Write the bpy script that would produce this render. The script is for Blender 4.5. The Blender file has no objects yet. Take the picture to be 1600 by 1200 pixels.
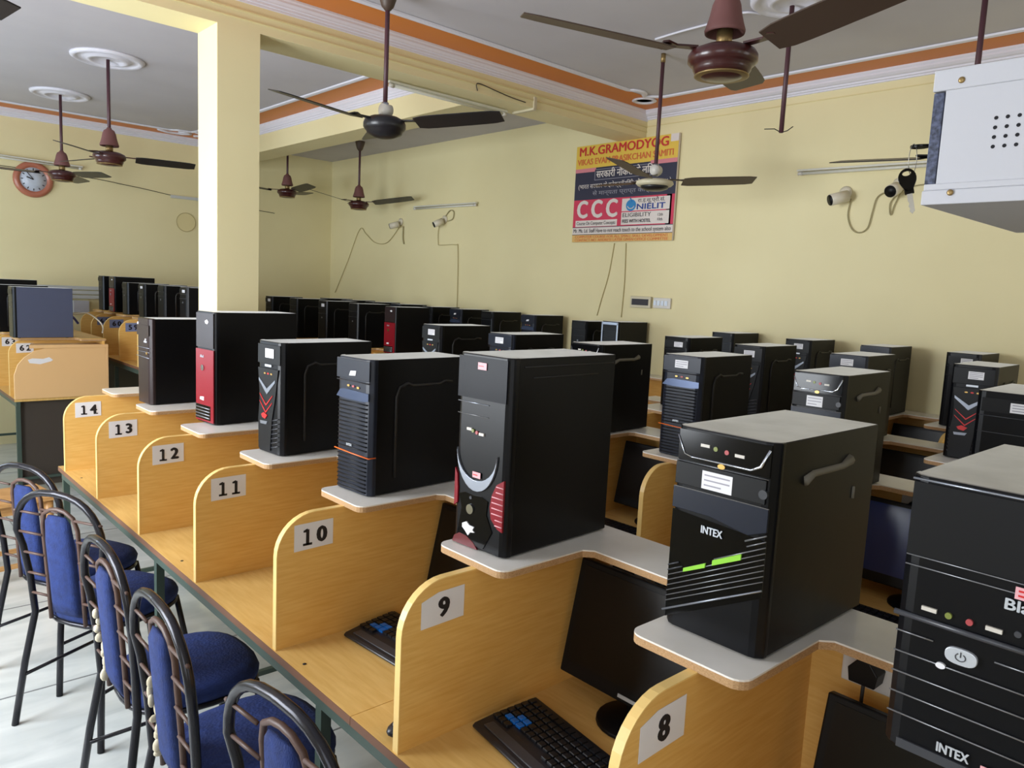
import bpy, bmesh, math, random
from mathutils import Vector, Matrix
random.seed(7)
SC = bpy.context.scene
COL = SC.collection
R = math.radians

# ------------------------------------------------------------------ camera
def setup_camera():
    f, pitch, roll, yaw = 1190.18, 0.122698, 0.048239, 0.742579
    cy, sy = math.cos(yaw), math.sin(yaw)
    fwd = Vector((sy*math.cos(pitch), cy*math.cos(pitch), -math.sin(pitch)))
    right = Vector((cy, -sy, 0))
    up = right.cross(fwd)
    r = right*math.cos(roll)+up*math.sin(roll)
    u = -right*math.sin(roll)+up*math.cos(roll)
    cam = bpy.data.cameras.new('camera'); o = bpy.data.objects.new('camera', cam); COL.objects.link(o)
    m = Matrix((r, u, -fwd)).transposed().to_4x4()
    m.translation = Vector((-0.861623, -0.673139, 1.735919))
    o.matrix_world = m
    cam.sensor_fit = 'HORIZONTAL'; cam.sensor_width = 36
    cam.lens = f*36/1600; cam.clip_start = .02; cam.clip_end = 60
    SC.camera = o
setup_camera()
# ------------------------------------------------------------------ world, light, exposure
w = bpy.data.worlds.new('world'); SC.world = w; w.use_nodes = True
w.node_tree.nodes['Background'].inputs[0].default_value = (.75, .85, 1, 1)
w.node_tree.nodes['Background'].inputs[1].default_value = 1.0
SC.view_settings.view_transform = 'Standard'; SC.view_settings.look = 'None'
SC.view_settings.gamma = 1; SC.view_settings.exposure = 0.0
SC.view_settings.use_curve_mapping = False
def area(name, loc, rot, sx, sy, power, color):
    l = bpy.data.lights.new(name, 'AREA'); l.shape = 'RECTANGLE'; l.size = sx; l.size_y = sy
    l.energy = power; l.color = color
    o = bpy.data.objects.new(name, l); COL.objects.link(o); o.location = loc; o.rotation_euler = rot
XL, XR, YB, YF = -2.2, 3.95, 8.05, -3.0
ZF, ZR = 3.15, 3.20
# daylight in the openings of the left and front walls
area('window_daylight', (XL-.12, 6.2, 1.75), (0, R(-90), 0), 1.7, 1.9, 74, (.72, .86, 1))
area('window_daylight', (XL-.12, 2.6, 1.75), (0, R(-90), 0), 1.7, 1.9, 200, (.90, .95, 1))
area('window_daylight', (XL-.12, -.9, 1.75), (0, R(-90), 0), 1.7, 1.9, 22, (.97, .98, 1))
area('window_daylight', (.2, YF-.12, 1.75), (R(90), 0, 0), 2.2, 1.7, 12, (1, .97, .92))
area('window_daylight', (2.9, YF-.12, 1.75), (R(90), 0, 0), 1.4, 1.7, 14, (1, .97, .92))

# ------------------------------------------------------------------ materials
def lin(c):
    return tuple(((v/255)/12.92 if v/255 <= .04045 else ((v/255+.055)/1.055)**2.4) for v in c)
MT = {}
def mat(name, rgb, rough=.5, metal=0, spec=.5, coat=0, emit=0):
    m = bpy.data.materials.new(name); m.use_nodes = True
    b = m.node_tree.nodes['Principled BSDF']; c = (*lin(rgb), 1)
    b.inputs['Base Color'].default_value = c; b.inputs['Roughness'].default_value = rough
    b.inputs['Metallic'].default_value = metal; b.inputs['Specular IOR Level'].default_value = spec
    b.inputs['Coat Weight'].default_value = coat; b.inputs['Coat Roughness'].default_value = .08
    MT[name] = m; return m
def noisy(name, rgb1, rgb2, scale=(1, 1, 1), nscale=5, rough=.5, detail=4, bump=0, dist=0, spec=.5, lo=.3, hi=.7):
    m = mat(name, rgb1, rough, spec=spec); nt = m.node_tree; b = nt.nodes['Principled BSDF']
    tc = nt.nodes.new('ShaderNodeTexCoord'); mp = nt.nodes.new('ShaderNodeMapping'); n = nt.nodes.new('ShaderNodeTexNoise')
    cr = nt.nodes.new('ShaderNodeValToRGB')
    mp.inputs['Scale'].default_value = scale; n.inputs['Scale'].default_value = nscale
    n.inputs['Detail'].default_value = detail; n.inputs['Distortion'].default_value = dist
    cr.color_ramp.elements[0].color = (*lin(rgb1), 1); cr.color_ramp.elements[1].color = (*lin(rgb2), 1)
    cr.color_ramp.elements[0].position = lo; cr.color_ramp.elements[1].position = hi
    L = nt.links.new
    L(tc.outputs['Object'], mp.inputs[0]); L(mp.outputs[0], n.inputs['Vector']); L(n.outputs[0], cr.inputs[0]); L(cr.outputs[0], b.inputs['Base Color'])
    if bump:
        bp = nt.nodes.new('ShaderNodeBump'); bp.inputs['Strength'].default_value = bump; bp.inputs['Distance'].default_value = .002
        L(n.outputs[0], bp.inputs['Height']); L(bp.outputs[0], b.inputs['Normal'])
    return m
def dusty(name, rgb, dust, rough=.45, amount=.9, spec=.4):
    """plastic or painted steel with settled dust on its upward faces"""
    m = mat(name, rgb, rough, spec=spec); nt = m.node_tree; b = nt.nodes['Principled BSDF']; L = nt.links.new
    g = nt.nodes.new('ShaderNodeNewGeometry'); s = nt.nodes.new('ShaderNodeSeparateXYZ')
    mr = nt.nodes.new('ShaderNodeMapRange'); mr.inputs[1].default_value = .75; mr.inputs[2].default_value = .98; mr.inputs[4].default_value = amount
    tc = nt.nodes.new('ShaderNodeTexCoord'); n = nt.nodes.new('ShaderNodeTexNoise'); n.inputs['Scale'].default_value = 14; n.inputs['Detail'].default_value = 6
    r2 = nt.nodes.new('ShaderNodeMapRange'); r2.inputs[1].default_value = .3; r2.inputs[2].default_value = .6; r2.inputs[3].default_value = .8
    mu = nt.nodes.new('ShaderNodeMath'); mu.operation = 'MULTIPLY'
    mx = nt.nodes.new('ShaderNodeMix'); mx.data_type = 'RGBA'
    mx.inputs[6].default_value = (*lin(rgb), 1); mx.inputs[7].default_value = (*lin(dust), 1)
    L(g.outputs['Normal'], s.inputs[0]); L(s.outputs[2], mr.inputs[0]); L(tc.outputs['Object'], n.inputs['Vector']); L(n.outputs[0], r2.inputs[0])
    L(mr.outputs[0], mu.inputs[0]); L(r2.outputs[0], mu.inputs[1]); L(mu.outputs[0], mx.inputs[0]); L(mx.outputs[2], b.inputs['Base Color'])
    sh = nt.nodes.new('ShaderNodeMath'); sh.operation = 'MULTIPLY'; sh.inputs[1].default_value = .45
    L(mu.outputs[0], sh.inputs[0]); L(sh.outputs[0], b.inputs['Sheen Weight']); b.inputs['Sheen Roughness'].default_value = .35; b.inputs['Sheen Tint'].default_value = (.92, .94, 1, 1)
    rr = nt.nodes.new('ShaderNodeMapRange'); rr.inputs[3].default_value = rough; rr.inputs[4].default_value = .3
    L(mu.outputs[0], rr.inputs[0]); L(rr.outputs[0], b.inputs['Roughness'])
    return m
noisy('wall', (227, 215, 168), (233, 222, 176), nscale=1.3, rough=.6, detail=3)
noisy('wall_ochre', (220, 205, 152), (226, 212, 159), nscale=2, rough=.6)
noisy('ceiling', (190, 186, 192), (197, 193, 198), nscale=2.2, rough=.8)
mat('orange_paint', (208, 122, 42), .5)
mat('moulding', (222, 220, 230), .5)
def floor_mat():
    m = noisy('marble', (214, 218, 216), (184, 190, 190), scale=(1, 3.5, 1), nscale=1.6, rough=.18, detail=8, dist=1.2)
    return m
floor_mat()
mat('joint', (120, 122, 124), .5)
noisy('wood', (233, 190, 112), (222, 172, 90), scale=(2, 2, 26), nscale=5, rough=.38, detail=5, dist=.3)
noisy('worktop', (230, 192, 120), (216, 173, 98), scale=(18, 2, 2), nscale=4, rough=.3, detail=5, dist=.3)
mat('edge_band', (240, 204, 128), .35)
noisy('chipboard', (196, 160, 118), (158, 122, 82), scale=(20, 20, 60), nscale=12, rough=.8)
noisy('white_laminate', (240, 237, 232), (226, 222, 214), nscale=7, rough=.28)
mat('paper', (226, 226, 230), .6); mat('card_blue', (120, 132, 170), .6); mat('ink', (22, 20, 26), .6)
mat('green_steel', (62, 78, 70), .45); mat('brown_lip', (112, 76, 56), .5)
dusty('case_black', (11, 11, 13), (166, 162, 150), .4, spec=.18)
dusty('case_grey', (74, 80, 104), (150, 150, 150), .5)
dusty('bezel', (11, 12, 16), (160, 155, 146), .32, spec=.22)
dusty('bezel_blue', (26, 31, 44), (160, 155, 146), .32, spec=.28)
mat('gloss_black', (5, 5, 7), .14, spec=.25)
mat('satin_black', (13, 14, 17), .42, spec=.25)
mat('slat', (60, 62, 68), .3); mat('piano_black', (10, 11, 18), .25, spec=.08)
mat('slat_hi', (128, 130, 134), .3, metal=.6)
mat('chrome', (205, 212, 225), .12, metal=1); mat('silver', (150, 156, 168), .3, metal=.7)
mat('red_plastic', (128, 16, 32), .32, spec=.35); mat('smoke_chrome', (70, 82, 108), .25, metal=.5); mat('red_dark', (96, 22, 28), .35)
mat('red_bright', (205, 34, 36), .35)
mat('orange_plastic', (240, 110, 36), .35); mat('lime', (142, 208, 62), .35)
mat('jack_green', (120, 130, 60), .4); mat('jack_pink', (170, 70, 74), .4); mat('port_white', (205, 200, 190), .4); mat('gold', (200, 160, 90), .3, metal=.7)
mat('sticker_pink', (226, 168, 176), .5); mat('badge', (196, 202, 210), .35, metal=.3)
mat('emboss', (116, 111, 98), .6); mat('emboss_dark', (26, 25, 25), .5)
mat('bezel_brown', (46, 36, 36), .25, spec=.18)
mat('key_black', (20, 21, 26), .45); mat('key_blue', (20, 110, 205), .4)
mat('kb_base', (30, 31, 37), .35); mat('screen', (9, 8, 9), .3, spec=.3)
mat('screen_blue', (30, 52, 110), .2)
mat('fan_maroon', (62, 26, 26), .28, coat=.2); mat('fan_brown', (74, 58, 48), .5); mat('fan_black', (26, 25, 30), .35)
dusty('fan_cup', (118, 78, 76), (150, 120, 110), .65); mat('fan_cream', (205, 196, 168), .4); mat('rod', (78, 46, 54), .45)
mat('brass', (150, 126, 84), .4, metal=.7)
mat('tube_steel', (44, 44, 50), .25, metal=.5); mat('tube_rust', (84, 62, 54), .5)
def fabric():
    m = noisy('blue_fabric', (18, 38, 90), (27, 50, 112), nscale=40, rough=.85, bump=.6)
    nt = m.node_tree
    v = nt.nodes.new('ShaderNodeTexVoronoi'); v.inputs['Scale'].default_value = 45
    b2 = nt.nodes.new('ShaderNodeBump'); b2.inputs['Strength'].default_value = .5; b2.inputs['Distance'].default_value = .003
    nt.links.new(v.outputs[0], b2.inputs['Height']); nt.links.new(b2.outputs[0], nt.nodes['Principled BSDF'].inputs['Normal'])
fabric()
noisy('foam', (216, 208, 186), (176, 166, 140), nscale=30, rough=.95)
noisy('turned_wood', (206, 160, 104), (184, 134, 80), scale=(3, 3, 30), nscale=4, rough=.4)
mat('cabinet_white', (190, 191, 198), .4, spec=.3); noisy('black_texture', (28, 34, 52), (84, 92, 120), nscale=160, rough=.4, detail=2)
mat('hole', (10, 10, 20), .8); mat('key_metal', (170, 166, 156), .3, metal=.8)
mat('cable_grey', (158, 148, 108), .6); mat('cable_wall', (188, 174, 124), .6); mat('cable_black', (40, 38, 36), .6); mat('cable_blue', (40, 60, 150), .5)
mat('cctv', (214, 206, 186), .4); mat('socket_white', (214, 210, 202), .4); mat('tube_glass', (214, 212, 200), .3)
mat('clock_rim', (178, 108, 84), .35, coat=.3); mat('clock_face', (196, 204, 216), .3)
mat('dark_panel', (62, 54, 46), .7); mat('pale_mdf', (226, 184, 130), .45); mat('trunking', (196, 198, 196), .5)
for n, c in dict(sg_yellow=(226, 190, 74), sg_red=(196, 44, 42), sg_orange=(214, 110, 60), sg_navy=(40, 40, 64), sg_crimson=(206, 52, 84), sg_white=(222, 212, 206),
                 sg_pink=(214, 130, 140), sg_grey=(150, 148, 160), sg_blue=(40, 130, 190), sg_nblue=(30, 60, 140), sg_dark=(40, 36, 44), sg_ochre=(222, 180, 104)).items(): mat(n, c, .5)

# ------------------------------------------------------------------ mesh builder
class MB:
    def __init__(s): s.v = []; s.f = []; s.m = []; s.mats = []; s.smooth = []
    def mi(s, n):
        if n not in s.mats: s.mats.append(n)
        return s.mats.index(n)
    def add(s, verts, faces, m, smooth=False, M=None):
        b = len(s.v); k = s.mi(m)
        for v in verts:
            v = Vector(v)
            if M is not None: v = M @ v
            s.v.append(v)
        for f in faces: s.f.append([b+i for i in f]); s.m.append(k); s.smooth.append(smooth)
        return s
    def box(s, a, b, m, M=None):
        x0, x1 = sorted((a[0], b[0])); y0, y1 = sorted((a[1], b[1])); z0, z1 = sorted((a[2], b[2]))
        v = [(x0, y0, z0), (x1, y0, z0), (x1, y1, z0), (x0, y1, z0), (x0, y0, z1), (x1, y0, z1), (x1, y1, z1), (x0, y1, z1)]
        return s.add(v, [(3, 2, 1, 0), (4, 5, 6, 7), (0, 1, 5, 4), (1, 2, 6, 5), (2, 3, 7, 6), (3, 0, 4, 7)], m, M=M)
    def prism(s, pts, ax, a, b, m, M=None, cap2=None):
        """pts: 2D outline in the two axes other than ax (order x,y,z), extruded a..b along ax"""
        o = [i for i in range(3) if i != ax]; n = len(pts); v = []
        for t in (a, b):
            for p in pts:
                q = [0, 0, 0]; q[o[0]] = p[0]; q[o[1]] = p[1]; q[ax] = t; v.append(q)
        s.add(v, [tuple(range(n)), tuple(range(2*n-1, n-1, -1))]+[(i, i+n, (i+1) % n+n, (i+1) % n) for i in range(n)], m, M=M)
        return s
    def tube(s, path, r, m, n=10, M=None, closed=False, cap=True):
        path = [Vector(p) for p in path]; N = len(path); rr = r if isinstance(r, (list, tuple)) else [r]*N
        v = []; nrm = None
        for i, p in enumerate(path):
            if closed: t = path[(i+1) % N]-path[i-1]
            else: t = path[min(i+1, N-1)]-path[max(i-1, 0)]
            t.normalize()
            if nrm is None:
                nrm = t.orthogonal().normalized()
            else:
                nrm = (nrm-t*nrm.dot(t))
                if nrm.length < 1e-6: nrm = t.orthogonal()
                nrm.normalize()
            bn = t.cross(nrm)
            for k in range(n):
                a = 2*math.pi*k/n; v.append(p+(nrm*math.cos(a)+bn*math.sin(a))*rr[i])
        f = []
        for i in range(N if closed else N-1):
            j = (i+1) % N
            for k in range(n): f.append((i*n+k, i*n+(k+1) % n, j*n+(k+1) % n, j*n+k))
        if cap and not closed: f.append(tuple(range(n-1, -1, -1))); f.append(tuple((N-1)*n+k for k in range(n)))
        return s.add(v, f, m, True, M)
    def lathe(s, prof, m, n=24, M=None, c=(0, 0, 0)):
        v = []; f = []
        for (r, z) in prof:
            for k in range(n):
                a = 2*math.pi*k/n; v.append((c[0]+r*math.cos(a), c[1]+r*math.sin(a), c[2]+z))
        P = len(prof)
        for i in range(P-1):
            for k in range(n): f.append((i*n+k, i*n+(k+1) % n, (i+1)*n+(k+1) % n, (i+1)*n+k))
        f.append(tuple(range(n-1, -1, -1))); f.append(tuple((P-1)*n+k for k in range(n)))
        return s.add(v, f, m, True, M)
    def cyl(s, a, b, r, m, n=16, r2=None): return s.tube([a, b], [r, r if r2 is None else r2], m, n)
    def ell(s, c, r, m, n=16, M=None, k=8, pw=1):
        v = []; f = []
        for i in range(k+1):
            t = math.pi*i/k-math.pi/2
            ct = math.copysign(abs(math.cos(t))**pw, math.cos(t)); st = math.copysign(abs(math.sin(t))**pw, math.sin(t))
            for j in range(n):
                a = 2*math.pi*j/n; v.append((c[0]+r[0]*ct*math.cos(a), c[1]+r[1]*ct*math.sin(a), c[2]+r[2]*st))
        for i in range(k):
            for j in range(n): f.append((i*n+j, i*n+(j+1) % n, (i+1)*n+(j+1) % n, (i+1)*n+j))
        return s.add(v, f, m, True, M)
    def text(s, txt, size, m, M, bold=0, depth=.0006, width=None, align='CENTER'):
        """text standing in the local XY plane of M; width squeezes it to a given length"""
        cu = bpy.data.curves.new('t', 'FONT'); cu.body = txt; cu.size = size; cu.align_x = align; cu.align_y = 'CENTER'
        cu.extrude = depth; cu.resolution_u = 3
        ob = bpy.data.objects.new('t', cu); COL.objects.link(ob)
        bpy.context.view_layer.update()
        me = ob.to_mesh()
        vs = [v.co.copy() for v in me.vertices]; fs = [tuple(p.vertices) for p in me.polygons]
        ob.to_mesh_clear(); bpy.data.objects.remove(ob); bpy.data.curves.remove(cu)
        if vs and width:
            x0 = min(v.x for v in vs); x1 = max(v.x for v in vs); k = width/max(x1-x0, 1e-6); cx = (x0+x1)/2
            for v in vs: v.x = (v.x-cx)*k
        if bold:
            for i_, (dx, dy) in enumerate(((-bold, 0), (bold, 0), (0, bold*.6), (0, -bold*.6))): s.add([v+Vector((dx, dy, .00008*(i_+1))) for v in vs], fs, m, False, M)
        return s.add(vs, fs, m, False, M)
    def build(s, name, parent=None, bevel=0, seg=2, loc=None, sub=0):
        me = bpy.data.meshes.new(name); me.from_pydata([tuple(v) for v in s.v], [], s.f)
        for n in s.mats: me.materials.append(MT[n])
        me.polygons.foreach_set('material_index', s.m); me.polygons.foreach_set('use_smooth', s.smooth)
        bm = bmesh.new(); bm.from_mesh(me); bmesh.ops.recalc_face_normals(bm, faces=bm.faces); bm.to_mesh(me); bm.free()
        me.update()
        o = bpy.data.objects.new(name, me); COL.objects.link(o)
        if parent: o.parent = parent
        if loc: o.location = loc
        if bevel:
            b = o.modifiers.new('bevel', 'BEVEL'); b.width = bevel; b.segments = seg; b.limit_method = 'ANGLE'; b.angle_limit = R(40)
        if sub:
            q = o.modifiers.new('sub', 'SUBSURF'); q.levels = sub; q.render_levels = sub
        return o
def tag(o, label, cat, group=None, kind=None):
    if label: o['label'] = label
    if cat: o['category'] = cat
    if group: o['group'] = group
    if kind: o['kind'] = kind
    return o
def thing(name, label, cat, loc=(0, 0, 0), rz=0, group=None):
    o = bpy.data.objects.new(name, None); COL.objects.link(o); o.location = loc; o.rotation_euler = (0, 0, rz); o.empty_display_size = .1
    return tag(o, label, cat, group)
def struct(mb, name, parent=None, bevel=0):
    o = mb.build(name, parent, bevel)
    if not parent: o['kind'] = 'structure'
    return o
def copy_tree(o, parent=None):
    c = o.copy(); COL.objects.link(c)
    if parent: c.parent = parent
    for ch in list(o.children): copy_tree(ch, c)
    return c
def arc(cx, cy, r, a0, a1, n):
    return [(cx+r*math.cos(R(a0+(a1-a0)*i/n)), cy+r*math.sin(R(a0+(a1-a0)*i/n))) for i in range(n+1)]

# ------------------------------------------------------------------ room shell
m = MB(); m.box((XL-.2, YF-.2, -.1), (XR+.2, YB+.2, 0), 'marble')
struct(m, 'floor')
m = MB()
for y in (-2.2, -1.2, -.2, .8, 1.8, 2.8, 3.75, 4.8, 5.8, 6.8): m.box((XL, y-.004, 0), (XR, y+.004, .0012), 'joint')
for x in (-1.15, .05, 1.25, 2.45, 3.65): m.box((x-.003, YF, 0), (x+.003, YB, .0011), 'joint')
struct(m, 'trim_1')
def wall_open(name, ax, pos, th, lo, hi, holes, z1, m_='wall'):
    """wall across axis ax at pos with rectangular openings (a,b,z0,z1)"""
    m = MB(); cur = lo
    def bx(a, b, za, zb):
        if b-a < 1e-4 or zb-za < 1e-4: return
        if ax == 0: m.box((pos, a, za), (pos+th, b, zb), m_)
        else: m.box((a, pos, za), (b, pos+th, zb), m_)
    for (a, b, za, zb) in sorted(holes):
        bx(cur, a, 0, z1); bx(a, b, 0, za); bx(a, b, zb, z1); cur = b
    bx(cur, hi, 0, z1)
    return struct(m, name)
ZT = 3.4
struct(MB().box((XR, YF-.2, 0), (XR+.2, YB+.2, ZT), 'wall'), 'wall_right')
struct(MB().box((XL-.2, YB, 0), (XR, YB+.2, ZT), 'wall'), 'wall_back')
WIN = [(5.25, 7.15, .9, 2.6), (1.65, 3.55, .9, 2.6), (-1.85, .05, .9, 2.6)]
wall_open('wall_left', 0, XL-.2, .2, YF-.2, YB, WIN, ZT)
WF = [(-.9, 1.3, .9, 2.6), (2.2, 3.6, .9, 2.6)]
wall_open('wall_front', 1, YF-.2, .2, XL, XR, WF, ZT)
k = 0
for (a, b, z0, z1) in WIN:
    k += 1; m = MB()
    for (p, q_) in (((a, z0), (a+.05, z1)), ((b-.05, z0), (b, z1)), ((a, z0), (b, z0+.05)), ((a, z1-.05), (b, z1)), (((a+b)/2-.02, z0), ((a+b)/2+.02, z1))):
        m.box((XL-.06, p[0], p[1]), (XL-.01, q_[0], q_[1]), 'moulding')
    struct(m, 'window_%d' % k)
for (a, b, z0, z1) in WF:
    k += 1; m = MB()
    for (p, q_) in (((a, z0), (a+.05, z1)), ((b-.05, z0), (b, z1)), ((a, z0), (b, z0+.05)), ((a, z1-.05), (b, z1)), (((a+b)/2-.02, z0), ((a+b)/2+.02, z1))):
        m.box((p[0], YF-.06, p[1]), (q_[0], YF-.01, q_[1]), 'moulding')
    struct(m, 'window_%d' % k)
m = MB()
m.box((XL, YF, ZF), (XR, 3.3, ZT), 'ceiling'); m.box((XL, 3.3, ZR), (XR, YB, ZT), 'ceiling')
struct(m, 'ceiling')
# beams and column, one monolithic frame
BY0, BY1, BZ = 3.17, 3.42, 2.945
CX0, CX1 = .63, .845
m = MB(); m.box((XL, BY0, BZ), (XR, BY1, ZR), 'wall')
struct(m, 'trim_2')
m = MB(); m.box((2.42, BY1, 2.955), (2.68, YB, ZR), 'wall')
struct(m, 'trim_3')
m = MB(); m.box((CX0, BY0, 0), (CX1, BY1, BZ), 'wall')
struct(m, 'trim_4')
m = MB(); m.box((.70, -1.0, 0), (.95, -.66, ZF), 'wall')
struct(m, 'trim_5')
# cornices: stepped plaster profile
def cornice_prof(h, p):
    # distance from wall, distance below ceiling
    return [(0, 0), (p, 0), (p, .012), (p*.86, .02), (p*.86, .03), (p*.62, .042), (p*.55, h*.62), (p*.38, h*.66), (p*.34, h*.8), (p*.16, h*.84), (p*.14, h*.97), (0, h)]
tn = 6
def cornice(kind, pos, sgn, a, b, zc, h, p, mt='moulding'):
    """kind 'x': moulding on a wall x=pos running along y; 'y': wall y=pos running along x"""
    global tn
    m = MB()
    pr = [(pos+sgn*d, zc-z) for d, z in cornice_prof(h, p)]
    m.prism(pr, 1 if kind == 'x' else 0, a, b, mt)
    struct(m, 'trim_%d' % tn); tn += 1
cornice('y', BY0, -1, XL, XR, ZF, .08, .022)
cornice('x', XR, -1, YF, BY0, ZF, .07, .055)
cornice('y', YB, -1, XL, 2.42, ZR, .075, .06)
cornice('x', 2.42, -1, BY1, YB, ZR, .085, .045)
cornice('y', BY1, 1, XL, 2.42, ZR, .075, .06)
cornice('x', XL, 1, BY1, YB, ZR, .075, .06)
# thin plaster ledges just under the cornices of the beam and the right wall
m = MB()
m.box((XL, BY0-.008, 3.028), (XR, BY0, 3.034), 'wall_ochre'); m.box((XL, BY0-.006, 2.99), (XR, BY0, 2.995), 'wall_ochre')
m.box((XR-.006, YF, 3.03), (XR, BY0-.008, 3.036), 'wall_ochre')
struct(m, 'trim_%d' % tn); tn += 1
# orange painted bands on the ceiling with a raised white bead along their inner edge
def band(rects, z):
    global tn
    m = MB()
    for (x0, y0, x1, y1) in rects: m.box((x0, y0, z-.002), (x1, y1, z), 'orange_paint')
    struct(m, 'trim_%d' % tn); tn += 1
def bead(paths, z, w_=.042, t=.014):
    global tn
    m = MB()
    for p in paths:
        P = [Vector((x, y, z-.002)) for x, y in p]; N = len(P); v = []
        prof = [(-.5, 0), (-.42, -.7), (0, -1), (.42, -.7), (.5, 0)]
        for i, c in enumerate(P):
            tg = (P[min(i+1, N-1)]-P[max(i-1, 0)]).normalized(); nn = Vector((-tg.y, tg.x, 0))
            for a, b in prof: v.append(c+nn*a*w_+Vector((0, 0, b*t)))
        f = []
        for i in range(N-1):
            for k_ in range(4): f.append((i*5+k_, i*5+k_+1, i*5+5+k_+1, i*5+5+k_))
            f.append((i*5+4, i*5, i*5+5, i*5+9))
        m.add(v, f, 'moulding')
    struct(m, 'trim_%d' % tn); tn += 1
band([(XL, 2.91, XR-.05, BY0-.02), (3.67, YF, XR-.05, 2.91)], ZF)
bead([[(XL, 2.885), (3.36, 2.885)]+[(3.36+.03*i, 2.885+.045*math.sin(i*math.pi/6)*(-1 if i > 4 else -1)) for i in range(1, 8)]+[(3.655, 2.80), (3.655, 2.6), (3.655, YF)]], ZF)
m = MB(); m.lathe([(.085, 0), (.09, -.006), (.075, -.013), (.062, -.006), (.06, 0)], 'moulding', 28, c=(3.66, 2.98, ZF-.002)); struct(m, 'trim_%d' % tn); tn += 1
band([(XL, 7.72, 2.36, YB-.055), (2.13, BY1+.06, 2.38, 7.72), (XL, BY1+.06, 2.13, 4.0)], ZR)
bead([[(XL, 7.70), (1.9, 7.70), (1.98, 7.64), (2.10, 7.62), (2.12, 7.5), (2.12, 4.2), (2.08, 4.08), (1.98, 4.02), (XL, 4.02)]], ZR, .045)
m = MB()
m.tube([(1.80, 7.74, ZR-.01), (1.92, 7.82, ZR-.01), (2.05, 7.8, ZR-.01), (2.12, 7.72, ZR-.01), (2.05, 7.66, ZR-.01), (2.0, 7.72, ZR-.01)], .014, 'moulding', 8)
m.tube([(2.1, 7.55, ZR-.01), (2.2, 7.62, ZR-.01), (2.25, 7.72, ZR-.01), (2.18, 7.8, ZR-.01)], .014, 'moulding', 8)
struct(m, 'trim_%d' % tn); tn += 1

# ------------------------------------------------------------------ ceiling rosettes
def rosette(x, y, z, r, label):
    t = thing('ceiling_rosette', label, 'ceiling rose', (x, y, z), 0, 'plaster ceiling rosettes')
    m = MB(); m.lathe([(r, 0), (r*.99, -.012), (r*.9, -.024), (r*.82, -.014), (r*.8, -.010), (r*.62, -.012), (r*.56, -.024), (r*.46, -.026), (r*.42, -.012), (.02, -.012)], 'moulding', 40)
    m.build('disc', t)
    if r > .2 and z < 3.18:
        m = MB()
        for k_ in range(16):
            a = 2*math.pi*k_/16
            m.ell((r*.7*math.cos(a), r*.7*math.sin(a), -.012), (.035, .02, .012), 'moulding', 10, Matrix.Identity(4), 5)
        m.build('petal_ring', t)
rosette(.72, 5.36, ZR, .235, 'white ringed plaster rosette above the rear fan nearest the column')
rosette(.75, 6.90, ZR, .225, 'white ringed plaster rosette above the rear fan beside the wall clock')
rosette(2.60, 1.27, ZF, .20, 'ornate white plaster rosette at the top edge, above the bare fan rod')

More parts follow.
